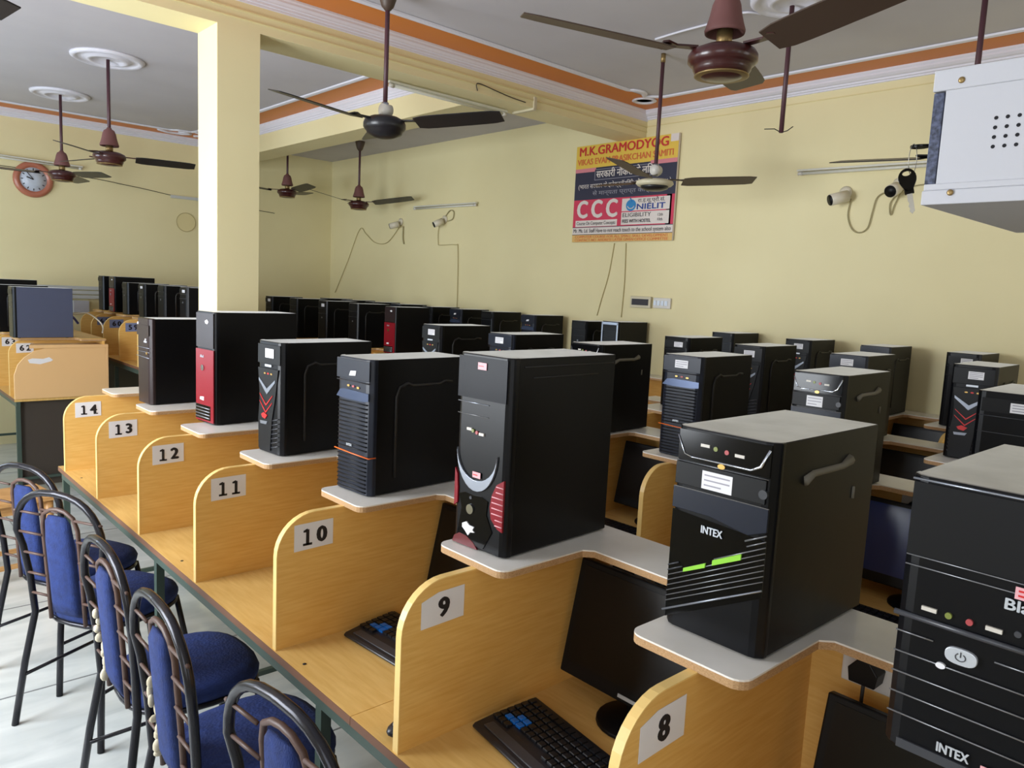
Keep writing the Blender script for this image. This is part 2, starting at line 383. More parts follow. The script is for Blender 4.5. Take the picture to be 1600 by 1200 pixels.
# ------------------------------------------------------------------ fans
def fan(x, y, zh, az, rise, Rr, style, label, ztop, cup=True, top='cap'):
    t = thing('ceiling_fan', label, 'ceiling fan', (x, y, zh), 0, 'ceiling fans')
    hubm, bl = {'maroon': ('fan_maroon', 'fan_brown'), 'black': ('fan_black', 'fan_black'), 'cream': ('fan_cream', 'fan_brown'), 'brown': ('fan_maroon', 'fan_black')}[style]
    m = MB()
    s_ = 1 if style != 'maroon' else 1.0
    if style == 'black':
        m.lathe([(.02, .055), (.07, .05), (.098, .035), (.104, .02), (.104, .0), (.096, -.012), (.09, -.016), (.085, -.03), (.05, -.045), (.03, -.05)], hubm, 32)
    elif style == 'cream':
        m.lathe([(.02, .03), (.08, .028), (.108, .018), (.112, .004), (.10, -.008), (.085, -.010)], hubm, 32)
        m.lathe([(.084, -.006), (.08, -.022), (.05, -.034), (.02, -.036)], 'fan_black', 28)
    else:
        m.lathe([(.03, .05), (.07, .047), (.098, .035), (.106, .022), (.106, .004), (.096, -.006), (.09, -.010), (.088, -.02), (.08, -.034), (.05, -.044), (.02, -.046)], hubm, 36)
        m.lathe([(.082, -.0345), (.0835, -.038), (.078, -.040)], 'brass', 32)
    m.build('motor', t)
    m = MB()
    if cup: m.lathe([(.014, .215), (.018, .205), (.034, .195), (.043, .172), (.049, .14), (.056, .115), (.062, .097), (.060, .088), (.053, .09), (.02, .12)], 'fan_cup' if style in ('maroon',) else ('fan_cup' if style == 'brown' else 'fan_brown'), 28)
    else: m.cyl((-.02, 0, .085), (.03, 0, .085), .03, 'socket_white', 14); m.cyl((0, 0, .05), (0, 0, .12), .018, 'chrome')
    m.build('canopy_cup' if cup else 'hanger_clamp', t)
    m = MB(); m.cyl((0, 0, .05), (0, 0, ztop-zh-.01), .0115, 'rod', 12)
    if cup: m.cyl((0, 0, .045), (0, 0, .10), .024, 'brass', 14)
    m.build('down_rod', t)
    if top == 'cap':
        m = MB(); m.lathe([(.012, -.10), (.03, -.08), (.042, -.045), (.05, -.012), (.05, 0)], 'fan_brown', 20, c=(0, 0, ztop-zh)); m.build('ceiling_cup', t)
    elif top == 'hook':
        m = MB(); m.cyl((0, 0, ztop-zh-.05), (0, 0, ztop-zh), .014, 'brass'); m.build('ceiling_hook', t)
    for k_ in range(3):
        a = R(az+120*k_); ca, sa = math.cos(a), math.sin(a)
        Mx = Matrix(((ca, -sa, 0, 0), (sa, ca, 0, 0), (0, 0, 1, 0), (0, 0, 0, 1)))
        dr = rise/Rr
        v = []; f = []; N = 10; r0 = .165
        ws = [.052, .064, .066, .066, .066, .065, .065, .064, .063, .061, .05]
        for i in range(N+1):
            r_ = r0+(Rr-r0)*i/N; w_ = ws[i]
            for s2 in (-1, 1):
                tw = -.22*s2*w_
                for zt in (.0022, -.0022): v.append((r_, s2*w_, .012+r_*dr+tw+zt))
        for i in range(N):
            b = i*4; c = b+4
            f += [(b, b+2, c+2, c), (b+1, c+1, c+3, b+3), (b, c, c+1, b+1), (b+2, b+3, c+3, c+2)]
        f += [(0, 1, 3, 2), (N*4, N*4+2, N*4+3, N*4+1)]
        mb = MB(); mb.add(v, f, bl, False, Mx); b_ = mb.build('blade', t, .0015, 1)
        mb = MB(); mb.prism([(.085, -.016), (.15, -.012), (.185, -.04), (.20, -.03), (.20, .03), (.185, .04), (.15, .012), (.085, .016)], 2, .016, .022, hubm if style != 'cream' else 'fan_brown', Mx @ Matrix.Translation((0, 0, dr*.15+.004)))
        mb.build('blade_bracket', b_)
    return t
fan(1.248, .735, 2.46, 24, .08, .63, 'maroon', 'large maroon ceiling fan nearest the camera, at the top right', ZF)
fan(1.26, 2.66, 2.50, 64, .04, .60, 'black', 'black ceiling fan with an exposed white clamp in front of the beam', ZF, cup=False)
fan(2.88, 2.23, 2.40, 76, .04, .59, 'cream', 'ceiling fan with a cream ringed motor in front of the signboard', ZF, cup=False, top='hook')
fan(2.74, .50, 2.37, 84, .04, .60, 'black', 'ceiling fan mostly hidden behind the white wall cabinet', ZF)
fan(3.43, 6.53, 2.54, 66, .08, .60, 'brown', 'dark ceiling fan beyond the cross beam, nearer of two under the low ceiling strip', ZR)
fan(3.045, 7.4, 2.67, 34, .05, .50, 'brown', 'smallest dark ceiling fan close to the far right corner beyond the column', ZR, top='')
fan(.72, 5.36, 2.515, 106, .0, .56, 'brown', 'rear ceiling fan just left of the column under a white rosette', ZR, top='')
fan(.75, 6.90, 2.515, 58, .0, .50, 'brown', 'rear ceiling fan whose blade crosses the wall clock', ZR, top='')
fan(-.965, 1.85, 2.45, 20, .0, .60, 'black', 'ceiling fan at the top left corner of which only a blade tip shows', ZF)
# bare rod left without its fan
t = thing('bare_fan_rod', 'bare maroon fan rod without a fan, hanging from the ornate rosette', 'fan rod', (2.62, 1.29, ZF))
MB().cyl((0, 0, -.60), (0, 0, -.02), .0115, 'rod', 12).build('rod', t)
m = MB(); m.tube([(0, 0, -.60), (-.03, .02, -.585), (-.07, .05, -.59)], .0022, 'cable_black', 6); m.tube([(0, 0, -.60), (.02, -.02, -.59), (.035, -.04, -.57)], .0022, 'cable_black', 6)
m.build('wire_end', t)

# ------------------------------------------------------------------ tower cases
def tower(kind, flx, fly, z, label, w_=.178, h=.39, d=.37, rot=2, sticker=None, group='desktop computer towers', body='case_black'):
    th = R(rot); c, s = math.cos(th), math.sin(th)
    cx = flx+c*d/2-s*(-w_/2); cy = fly+s*d/2+c*(-w_/2)
    t = thing('computer_tower', label, 'computer', (cx, cy, z), th, group)
    fx = -d/2
    P = lambda u, v: (w_/2-u*w_, v*h)
    def plate(name, pts, m_, out=.003, inn=.001, par=None, bev=0):
        m = MB(); m.prism([P(u, v) for u, v in pts], 0, fx-out, fx+inn, m_); return m.build(name, par or t, bev)
    def rect(name, u0, v0, u1, v1, m_, out=.003, par=None, bev=0):
        return plate(name, [(u0, v0), (u1, v0), (u1, v1), (u0, v1)], m_, out, .001, par, bev)
    def disc(name, u, v, r, m_, out=.004, sy=1):
        y, zz = P(u, v); m = MB(); m.prism([(y+r*sy*math.cos(2*math.pi*i/20), zz+r*math.sin(2*math.pi*i/20)) for i in range(20)], 0, fx-out, fx+.001, m_); return m.build(name, t)
    def line(u0, v0, u1, v1, m_, r=.0012, name='seam_line', out=.001):
        a, b = P(u0, v0), P(u1, v1); MB().tube([(fx-out, a[0], a[1]), (fx-out, b[0], b[1])], r, m_, 6).build(name, t)
    def txt(name, s_, u, v, size, m_, par=None, bold=.0, width=None, out=.0042):
        y, zz = P(u, v); M_ = Matrix(((0, 0, -1, fx-out), (-1, 0, 0, y), (0, 1, 0, zz), (0, 0, 0, 1)))
        m = MB(); m.text(s_, size, m_, M_, bold, .0004, width); return m.build(name, par or t)
    def note(u0, v0, u1, v1, rows=3, m_='paper', lines='sg_grey', name='paper_sticker'):
        m = MB(); a, b = P(u0, v0), P(u1, v1)
        m.box((fx-.0042, a[0], a[1]), (fx-.003, b[0], b[1]), m_)
        for i in range(rows):
            zz = b[1]+(a[1]-b[1])*(i+.8)/(rows+.6); L = (a[0]-b[0]); m.box((fx-.0046, a[0]-L*.08, zz-.0012), (fx-.0042, b[0]+L*(.08 if i < rows-1 else .35), zz+.0012), lines)
        m.build(name, t)
    def jacks(u0, v, du=.11, dv=-.005, white='port_white'):
        rect('usb_port', u0-.04, v-.006, u0+.05, v+.008, white, .0035)
        disc('audio_jack', u0+du, v+dv, .0042, 'jack_green', .0035); disc('audio_jack', u0+2*du, v+2*dv, .0042, 'jack_pink', .0035)
        rect('usb_port', u0+3*du-.03, v+3*dv-.006, u0+3*du+.06, v+3*dv+.008, white, .0035)
    m = MB(); m.box((fx+.022, -w_/2+.001, .004), (d/2, w_/2-.001, h-.001), body); 
    m.build('case', t, .002, 1)
    bm_ = {'grey': 'bezel_brown', 'plainblue': 'bezel_blue', 'orange': 'bezel_blue', 'big': 'bezel'}.get(kind, 'bezel')
    m = MB()
    bw = .010 if kind in ('big', 'red') else .014
    # front bezel: plan outline with curved corners
    pl = [(fx+.026, -w_/2), (fx+bw, -w_/2), (fx+.003, -w_/2+bw*.8), (fx, -w_/2+bw*1.6), (fx, w_/2-bw*1.6), (fx+.003, w_/2-bw*.8), (fx+bw, w_/2), (fx+.026, w_/2)]
    m.prism(pl, 2, .003, h, bm_)
    m.build('front_bezel', t, .003, 2)
    m = MB()
    for sx in (fx+.04, d/2-.04):
        for sy in (-w_/2+.025, w_/2-.025): m.cyl((sx, sy, 0), (sx, sy, .005), .011, 'satin_black', 10)
    m.build('foot_pad', t)
    sy = -w_/2
    if kind in ('orange', 'chev', 'green', 'plain') and h < .43 and body != 'case_grey':
        m = MB()
        if kind == 'green':
            m.tube([(fx+.10, sy, h*.80), (fx+.13, sy, h*.825), (fx+.24, sy, h*.825), (fx+.27, sy, h*.85)], [.009, .0065, .0065, .011], 'emboss', 8)
            m.tube([(fx+.30, sy, h*.70), (fx+.30, sy, h*.64)], .003, 'emboss', 6)
        else:
            m.tube([(fx+.09, sy, h*.12), (fx+.09, sy, h*.72), (fx+.10, sy, h*.79), (fx+.13, sy, h*.82), (fx+.15, sy, h*.80), (fx+.25, sy, h*.80), (fx+.27, sy, h*.82), (fx+.30, sy, h*.81)], .005, 'emboss_dark', 8)
        m.build('side_panel_groove', t)
    if kind == 'green':
        rect('port_panel', .05, .84, .95, .985, 'gloss_black', .002)
        a = [P(.04, .955), P(.12, .87), P(.20, .86), P(.78, .86), P(.87, .885), P(.94, .965)]
        MB().tube([(fx-.003, y, zz) for y, zz in a], [.001, .0012, .0014, .0018, .003, .0022], 'chrome', 8).build('chrome_trim', t)
        jacks(.32, .925)
        rect('drive_cover', .04, .72, .93, .828, 'satin_black', .0035, bev=.001)
        note(.32, .725, .62, .81)
        line(.04, .833, .94, .833, 'slat_hi', .0009)
        plate('drive_cover', [(.03, .60), (.42, .60), (.80, .565), (.97, .60), (.97, .705), (.03, .705)], 'bezel_blue', .004, bev=.001)
        line(.05, .655, .3, .655, 'slat', .0008); line(.3, .655, .36, .675, 'slat', .0008); line(.36, .675, .95, .66, 'slat', .0008)
        txt('maker_badge', 'INTEX', .46, .53, .019, 'badge', bold=.0006, width=.042)
        plate('glossy_panel', [(.03, .04), (.97, .30), (.97, .55), (.9, .56), (.03, .59)], 'gloss_black', .0012)
        disc('lock', .91, .765, .008, 'slat', .005)
        for i in range(9):
            o_ = i*.026
            v0 = .33-o_*1.0; v1 = .60-o_*1.0
            if i == 0: line(.78, .535, .97, .585, 'slat_hi', .0016, 'vent_slat', .002)
            elif i < 3: line(.03, v0, .10+.04*i, v0+.27*(.07+.04*i), 'slat', .0014, 'vent_slat', .002); line(.80-.3*(i-1), v0+.27*(.77-.3*(i-1)), .97, v0+.254, 'slat_hi', .0012, 'vent_slat', .002)
            else: line(.03, v0, .97, v0+.254, 'slat_hi', .0010, 'vent_slat', .002)
        line(-.0, .07, .97, .335, 'silver', .0019, 'silver_trim', .0025)
        plate('green_light_bar', [(.20, .296), (.42, .352), (.42, .374), (.20, .315)], 'lime', .0045)
        plate('green_light_bar', [(.49, .374), (.76, .444), (.76, .472), (.49, .400)], 'lime', .0045)
        disc('power_button', .5, .845, .0045, 'gold', .004, 1.6)
    elif kind == 'big':
        rect('drive_cover', .02, .775, .93, .985, 'piano_black', .002)
        for v in (.885, .785): line(.03, v, .92, v, 'slat_hi', .0009)
        line(.03, .752, .62, .752, 'silver', .0013); line(.03, .69, .62, .69, 'slat_hi', .0009)
        y, zz = P(.30, .615)
        jacks(.27, .615, .075)
        outer = [(.445-.385*math.cos(R(a)), .51-.205*math.sin(R(a))) for a in range(0, 181, 12)]
        inner = [(.445+.38*math.cos(R(a)), .51-.150*math.sin(R(a))) for a in range(0, 181, 12)]
        plate('chrome_arc', outer+inner[1:-1], 'silver', .005, bev=.001)
        plate('center_shield', [(.10, .03), (.62, .02), (.78, .12), (.66, .20), (.68, .27), (.55, .285), (.40, .28), (.24, .285), (.12, .27), (.18, .2)], 'gloss_black', .002)
        rv = [(.97, .40), (.84, .37), (.76, .31), (.73, .25), (.76, .19), (.88, .15), (.97, .14)]
        p = plate('red_vent', rv, 'red_plastic', .004)
        for i in range(8):
            v = .165+i*.028; MB().tube([(fx-.0045, *P(.77 if 1 < i < 6 else .84, v)), (fx-.0045, *P(.97, v))], .0013, 'sticker_pink', 5).build('vent_slat', p)
        p = plate('red_vent', [(.035, .40), (.08, .37), (.10, .3), (.10, .22), (.035, .2)], 'red_plastic', .004)
        plate('red_base_dome', [(.02, .005), (.06, .04), (.16, .062), (.30, .058), (.44, .035), (.52, .005)], 'red_dark', .003)
        disc('power_button', .36, .205, .0115, 'chrome', .006); disc('reset_button', .36, .265, .004, 'slat', .004)
        note(.40, .925, .56, .96, 1, 'sticker_pink', 'red_bright'); note(.38, .375, .53, .405, 1, 'sticker_pink', 'red_bright')
        plate('torn_sticker', [(.22, .12), (.30, .135), (.36, .12), (.45, .118), (.42, .10), (.46, .09), (.38, .085), (.34, .065), (.28, .085), (.22, .10)], 'paper', .0045)
        MB().tube([(fx+.07, sy, h*.90), (fx+.30, sy, h*.90)], .0016, 'emboss_dark', 6).build('side_panel_groove', t)
        MB().tube([(fx+.04, sy, h*.955), (d/2-.01, sy, h*.955)], .0016, 'emboss_dark', 6).build('side_panel_seam', t)
    elif kind == 'orange':
        rect('drive_cover', .02, .84, .97, .985, 'bezel_blue', .002, bev=.001)
        if sticker: note(.33, .875, .66, .95, 3)
        else: plate('torn_sticker', [(.40, .865), (.58, .87), (.60, .905), (.44, .90)], 'paper', .0035)
        disc('usb_port', .38, .79, .003, 'gold', .003, 2); disc('usb_port', .52, .79, .003, 'jack_pink', .003, 2); disc('usb_port', .66, .785, .003, 'gold', .003, 2)
        line(.03, .825, .97, .825, 'ink', .0018)
        plate('chrome_window', [(.03, .70), (.14, .755), (.30, .765), (.96, .755), (.96, .70), (.80, .69), (.3, .69)], 'smoke_chrome', .003)
        for i in range(22):
            v = .03+i*.0305
            if abs(v-.30) < .014 or v > .685: continue
            line(.09, v, .91, v, 'satin_black', .0022, 'vent_rib', .0004)
        txt('maker_badge', 'INTEX', .45, .355, .010, 'badge', bold=.0004, width=.026)
        a = [P(0, .305), P(.5, .295), P(1.0, .29)]
        MB().tube([(fx-.002, y, zz) for y, zz in a]+[(fx+.022, -w_/2-.0008, .29*h)], .0019, 'orange_plastic', 6).build('orange_stripe', t)
    elif kind == 'chev':
        rect('drive_cover', .05, .80, .95, .97, 'satin_black', .002, bev=.001)
        note(.38, .855, .72, .935, 4)
        rect('maker_badge', .36, .775, .62, .795, 'badge', .0035)
        line(.05, .82, .92, .82, 'slat_hi', .0009)
        plate('center_fin', [(.12, .03), (.60, .03), (.66, .30), (.80, .52), (.90, .76), (.08, .76), (.16, .5), (.10, .3)], 'satin_black', .004, bev=.001)
        for i in range(3): disc('usb_port', .38+.13*i, .715, .003, ('gold', 'red_bright', 'gold')[i], .0055, 2)
        ch = lambda v, th_, u0=.16, u1=.76: [(u0, v), ((u0+u1)/2, v-.09), (u1, v+.0), (u1, v-th_*.5), ((u0+u1)/2, v-.09-th_), (u0, v-th_*.5)]
        plate('silver_chevron', ch(.67, .05, .14, .80), 'silver', .006); plate('red_chevron', ch(.53, .014, .18, .70), 'red_bright', .006); plate('red_chevron', ch(.465, .014, .18, .68), 'red_bright', .006)
        plate('red_button', [(.26, .345), (.36, .365), (.50, .345), (.42, .31), (.30, .32)], 'red_bright', .007)
        plate('silver_trim', [(.20, .285), (.50, .29), (.46, .262), (.22, .258)], 'silver', .006)
        for i in range(7):
            v = .06+.04*i; line(.62, v, .91, v+.03, 'slat', .0020, 'vent_rib', .0006); line(.09, v+.03, .14, v, 'slat', .0016, 'vent_rib', .0006)
    elif kind == 'red':
        rect('drive_cover', .04, .68, .96, .985, 'bezel_brown', .002)
        for v in (.88, .78, .70): line(.04, v, .95, v, 'slat_hi', .0009)
        p = rect('red_panel', .03, .02, .98, .665, 'red_plastic', .003)
        disc('power_button', .42, .50, .012, 'chrome', .007); txt('maker_badge', 'iBall', .38, .60, .016, 'badge', width=.03)
        plate('torn_sticker', [(.52, .915), (.64, .93), (.72, .91), (.66, .89), (.56, .895)], 'paper', .0035)
        plate('torn_sticker', [(.28, .235), (.48, .24), (.47, .205), (.27, .21)], 'paper', .0045)
        for i in range(4):
            line(.04, .055+i*.028, .80, .055+i*.028, 'slat_hi', .0028, 'vent_slat', .004)
        rect('vent_panel', .03, .035, .83, .165, 'gloss_black', .0036)
    elif kind == 'grey':
        rect('drive_cover', .05, .80, .95, .92, 'bezel_brown', .002); line(.05, .66, .97, .66, 'silver', .0012); line(.05, .61, .97, .61, 'silver', .0009)
        rect('drive_button', .6, .72, .8, .74, 'badge', .003); line(.0, .555, .97, .545, 'silver', .0015)
        disc('round_sticker', .16, .935, .006, 'paper', .004); disc('round_sticker', .72, .755, .005, 'paper', .004); disc('power_button', .8, .60, .006, 'gold', .004)
    elif kind == 'wide':
        for v in (.84, .715, .68): line(.03, v, .97, v, 'slat_hi' if v < .8 else 'slat', .0010)
        line(.02, .985, .98, .985, 'silver', .0016)
        rect('drive_cover', .03, .72, .97, .975, 'satin_black', .002)
        jacks(.20, .54, .12, 0)
        MB().tube([(fx-.003, *P(0, .50)), (fx-.003, *P(1, .50))], .004, 'slat', 6).build('ridge', t)
        y, zz = P(.42, .415)
        m = MB(); m.prism([(y+.019*math.copysign(abs(math.cos(a))**.7, math.cos(a)), zz+.011*math.copysign(abs(math.sin(a))**.8, math.sin(a))) for a in [2*math.pi*i/28 for i in range(28)]], 0, fx-.006, fx, 'badge'); m.build('power_button', t, .001)
        m = MB(); m.tube([(fx-.0065, y+.006*math.cos(R(a)), zz+.005*math.sin(R(a))) for a in range(120, 421, 25)], .0007, 'slat', 5); m.tube([(fx-.0065, y, zz+.007), (fx-.0065, y, zz)], .0007, 'slat', 5); m.build('power_symbol', t)
        for v in (.435, .36, .285, .21, .135): line(.02, v, .25 if v == .435 else .98, v, 'slat_hi', .0012, 'vent_slat', .002)
        line(.6, .435, .98, .435, 'slat_hi', .0012, 'vent_slat', .002)
        disc('status_light', .31, .36, .004, 'paper', .004, 1.5)
        note(.66, .665, .88, .705, 2, 'sticker_pink', 'red_bright'); txt('model_text', 'Black', .74, .64, .020, 'badge', bold=.0006, width=.05)
        txt('maker_badge', 'INTEX', .44, .075, .018, 'badge', bold=.0006, width=.038)
        note(.60, .035, .74, .075, 1, 'sticker_pink', 'paper')
        rect('lower_strip', .10, .012, .95, .045, 'slat', .003)
        disc('reset_button', .70, .55, .004, 'slat', .003)
    else:
        line(.05, .82, .95, .82, 'slat', .001); line(.05, .70, .95, .70, 'slat', .001); rect('drive_cover', .08, .85, .92, .95, 'satin_black', .002)
        disc('power_button', .5, .6, .007, 'slat_hi', .003)
        if sticker: note(.45, .86, .78, .93, 3)
        if kind == 'silverframe':
            for u in (.03, .90): rect('silver_frame', u, .02, u+.07, .98, 'silver', .004)
            rect('silver_frame', .03, .94, .97, .985, 'silver', .004)
    # rear: port block
    m = MB(); m.box((d/2, -.05, h*.45), (d/2+.002, .0, h*.85), 'silver'); m.build('rear_ports', t)
    return t
ZS = .75+.3656+.018          # top of the tower shelves
# front desk row
tower('wide', .215, -.30, ZS, 'large black tower with an oval silver power button at the right edge', .205, .385, .40, 0)
tower('green', .281, .126, ZS, 'black tower with two lime green light bars and diagonal slats', .20, .376, .39, 0)
tower('big', .240, .713, ZS, 'tallest black tower with a silver arc and red side vents', .175, .455, .37, 3)
tower('orange', .252, 1.297, ZS, 'ribbed dark tower with an orange stripe, standing above card 10', .168, .392, .37, 4)
tower('chev', .268, 1.876, ZS, 'black tower with silver and red chevrons on the front desk beside bay 11', .16, .39, .37, 5)
tower('red', .290, 2.517, ZS, 'tall black tower with a glossy red lower front', .16, .458, .37, 5)
tower('grey', .236, 3.12, ZS, 'black tower with a brown glossy front, farthest on the front desk', .16, .395, .36, 3)
# second row
S2 = [('wide', 1.57, .02, 'dark blue tower at the right edge with a white label, behind the large black tower', True),
      ('green', 1.46, .52, 'black tower with chrome edged top right behind the green-lit tower', True),
      ('orange', 1.54, 1.09, 'blue-black ribbed tower with an orange stripe on the second desk', True),
      ('green', 1.58, 1.62, 'glossy black tower with a chrome lip just behind the tallest tower', False),
      ('orange', 1.60, 2.20, 'dusty topped tower with a white label, second desk, behind the silver arc tower', True),
      ('chev', 1.66, 2.85, 'dusty topped tower with a silver chevron, farthest on the second desk', True)]
for kd, x, y, lb, st in S2:
    if kd == 'wide': tower('plain', x, y, ZS, lb, .19, .385, .37, 2, sticker=True, body='bezel_blue')
    else: tower(kd, x, y, ZS, lb, .172, .39, .37, 2, sticker=st)
# third row, near part
S3 = [('chev', 2.58, .41, 'black chevron tower with a red spot near the right edge, third desk'),
      ('orange', 2.50, .89, 'dark tower with a white label on the third desk, behind the chrome edged tower'),
      ('chev', 2.50, 1.38, 'black chevron tower directly behind the orange-striped tower of the second desk'),
      ('plain', 2.63, 1.90, 'plain dark tower left of the chevron tower on the third desk, behind the orange-striped one')]
for kd, x, y, lb in S3: tower(kd, x, y, ZS, lb, .165, .39, .36, 3, sticker=True)
S4 = [('plain', 3.51, .74, 'black tower against the right wall behind the chevron tower near the right edge', True),
      ('orange', 3.49, 1.18, 'dark tower against the right wall, second from the right edge', False),
      ('chev', 3.50, 1.64, 'grey-lit tower with a small white label against the right wall, third from the right edge', True),
      ('plain', 3.56, 2.20, 'plain dark tower against the right wall, fourth from the right edge', False)]
for kd, x, y, lb, st in S4: tower(kd, x, y, ZS, lb, .165, .39, .34, 2, sticker=st)
tower('silverframe', 3.55, 3.16, ZS, 'tower with a silver framed front under the switchboard on the right wall', .165, .403, .36, 2)
tower('plain', 3.57, 3.50, ZS, 'dark tower half hidden by the silver framed tower', .165, .388, .34, 2)
ys = [4.02, 4.55, 5.0, 5.45, 6.0, 6.5, 7.0, 7.5]
nm = ['first', 'second', 'third', 'fourth', 'fifth', 'sixth', 'seventh', 'last']
for i, y in enumerate(ys):
    tower('plain' if i % 2 else 'orange', 3.51, y, ZS, 'black tower in the back wall row, %s counting away from the silver framed tower' % nm[i], .165, .405, .35, 2)
ys = [5.0, 5.62, 6.2, 6.82, 7.4]
for i, y in enumerate(ys):
    tower('red' if i == 0 else 'plain', 2.80, y, ZS, ['dark tower with a red front in the distance, nearest of the rear third row', 'dark tower right behind the distant red fronted tower', 'third dark tower behind the distant red fronted tower',
          'fourth dark tower behind the distant red fronted tower', 'dark tower beside the column, farthest of the rear third row'][i], .16, .41, .37, 3, sticker=(i % 2 == 0))

# ------------------------------------------------------------------ carrel desks
def digits(m, s_, cx, cz, y, hgt, wd):
    """heavy slab numerals on a card facing -Y"""
    n = len(s_)
    for i, ch in enumerate(s_):
        x = cx+(i-(n-1)/2)*wd
        M_ = Matrix(((1, 0, 0, x), (0, 0, -1, y), (0, 1, 0, cz), (0, 0, 0, 1)))
        if ch == '1':
            k_ = hgt
            m.box((x-.13*k_, y, cz-.36*k_), (x+.11*k_, y-.0006, cz+.36*k_), 'ink') if False else None
            m.box((x-.07*k_, y, cz-.36*k_), (x+.09*k_, y-.0007, cz+.36*k_), 'ink')
            m.box((x-.22*k_, y, cz-.40*k_), (x+.24*k_, y-.0007, cz-.29*k_), 'ink')
            m.prism([(x-.2*k_, cz+.24*k_), (x-.07*k_, cz+.24*k_), (x+.02*k_, cz+.40*k_), (x-.04*k_, cz+.40*k_), (x-.2*k_, cz+.33*k_)], 1, y-.0007, y, 'ink')
        else:
            m.text(ch, hgt*1.02, 'ink', M_, hgt*.055, .0006)
            if ch == '4': m.box((x+.0*hgt, y, cz-.40*hgt), (x+.34*hgt, y-.0007, cz-.31*hgt), 'ink')
def divider_mb(depth, H, th=.018):
    r = .11
    pts = [(0, 0), (depth, 0), (depth, H)]+[(r-r*math.sin(R(a)), H-r+r*math.cos(R(a))) for a in range(0, 91, 10)]
    m = MB(); m.prism([(x, z) for x, z in pts], 1, -th/2, th/2, 'wood')
    # light edge banding along the front curve
    n = len(pts); E = [(0, 0)]+pts[::-1][:10]+[(depth-.001, H)]
    E = [pts[0]]+list(reversed(pts[3:]))+[(depth-.001, H)]
    v = []; f = []
    for i, (x, z) in enumerate(E):
        a = Vector(E[max(i-1, 0)]); b = Vector(E[min(i+1, len(E)-1)]); tg = (b-a).normalized(); nn = Vector((-tg.y, tg.x))
        for s2 in (-1, 1):
            v.append((x+nn.x*.0012, s2*(th/2+.0004), z+nn.y*.0012)); v.append((x-nn.x*.0015, s2*(th/2+.0004), z-nn.y*.0015))
    for i in range(len(E)-1):
        b = i*4; c = b+4
        f += [(b, b+2, c+2, c), (b, c, c+1, b+1), (b+2, b+3, c+3, c+2), (b+1, c+1, c+3, b+3)]
    m.add(v, f, 'edge_band')
    return m
def carrel(x0, divs, y0, y1, label, numbers=None, card='paper', zt=.75, depth=.64, H=.3656, tongue=.20, tw=.235, shelf_w=.165, wood='wood', top='white_laminate', seam=None, legs=None):
    t = thing('carrel_desk', label, 'desk', (x0, (y0+y1)/2, 0)); cy = (y0+y1)/2
    L = lambda y: y-cy
    segs = [(y0, y1)] if seam is None else [(y0, seam-.001), (seam+.001, y1)]
    for a, b in segs:
        m = MB(); m.box((0, L(a), zt-.022), (depth, L(b), zt), 'worktop'); m.box((-.0015, L(a), zt-.022), (0, L(b), zt-.001), 'brown_lip'); m.build('worktop', t)
    m = MB(); m.box((.012, L(y0)+.01, zt-.062), (.04, L(y1)-.01, zt-.023), 'green_steel'); m.box((depth-.04, L(y0)+.01, zt-.062), (depth-.012, L(y1)-.01, zt-.023), 'green_steel')
    m.box((depth-.05, L(y0)+.01, .10), (depth-.02, L(y1)-.01, .13), 'green_steel')
    m.build('steel_frame', t)
    nl = len(legs) if legs else max(2, int((y1-y0)/1.3)+1)
    for i in range(nl):
        y = L(y0)+.03+(y1-y0-.06)*i/(nl-1)
        if legs: y = L(legs[i])
        for xx in (.026, depth-.035):
            MB().box((xx-.014, y-.014, 0), (xx+.014, y+.014, zt-.062), 'green_steel').build('leg', t)
        MB().box((.04, y-.01, .12), (depth-.05, y+.01, .14), 'green_steel').build('foot_rail', t)
    MB().box((depth-.018, L(y0), zt), (depth, L(y1), zt+H), wood).build('back_panel', t)
    for i, y in enumerate(divs):
        m = divider_mb(depth-.019, H)
        o = m.build('divider', t, loc=(.004, L(y), zt))
        if numbers and numbers[i]:
            s_ = numbers[i]; c = MB(); cw = .115 if s_ != '8' else .12
            zc = H-.065
            c.prism([(.048, zc-.038), (.048+cw, zc-.034), (.048+cw, zc+.038), (.062+(.03 if s_ in '89' else 0), zc+.036), (.048, zc+.022 if s_ in '89' else zc+.035)], 1, -.0102, -.0095, card)
            digits(c, s_, .05+cw/2, zc-.002, -.0103, .058, .043)
            c.build('number_card', o)
    # shelf with a tongue over each divider
    m = MB(); zs = zt+H
    xf = tongue; xb = depth-shelf_w; out = [(depth+.01, L(y0)), (depth+.01, L(y1)), (xb, L(y1))]
    r = .028
    for y in sorted(divs, reverse=True):
        a = min(L(y)+tw*.60, L(y1)); b = L(y)-tw*.40
        out += [(xb, a)]
        out += [(xf+r-r*math.sin(R(q_)), a-r+r*math.cos(R(q_))) for q_ in range(0, 91, 18)]
        out += [(xf+r-r*math.cos(R(q_)), b+r-r*math.sin(R(q_))) for q_ in range(0, 91, 18)]
        out += [(xb-.02, b), (xb, b-.02)]
    out += [(xb, L(y0))]
    m.prism(out, 2, zs, zs+.0145, 'chipboard'); m.prism(out, 2, zs+.0145, zs+.018, top)
    o = m.build('tower_shelf', t)
    return t, L
d1, L1 = carrel(0, [k_*.58 for k_ in range(-2, 7)], -1.45, 3.60, 'front carrel desk with numbered birch dividers 8 to 14 and a white tower shelf',
                [None, '7', '8', '9', '10', '11', '12', '13', '14'], seam=.757, tongue=.20, legs=[-1.42, .34, .93, 2.16, 3.57])
for x, y in ((.03, 1.04), (.035, 1.95), (.035, 3.3)):
    MB().cyl((x, L1(y), .7495), (x, L1(y), .7512), .005, 'ink', 10).build('screw_head', d1)
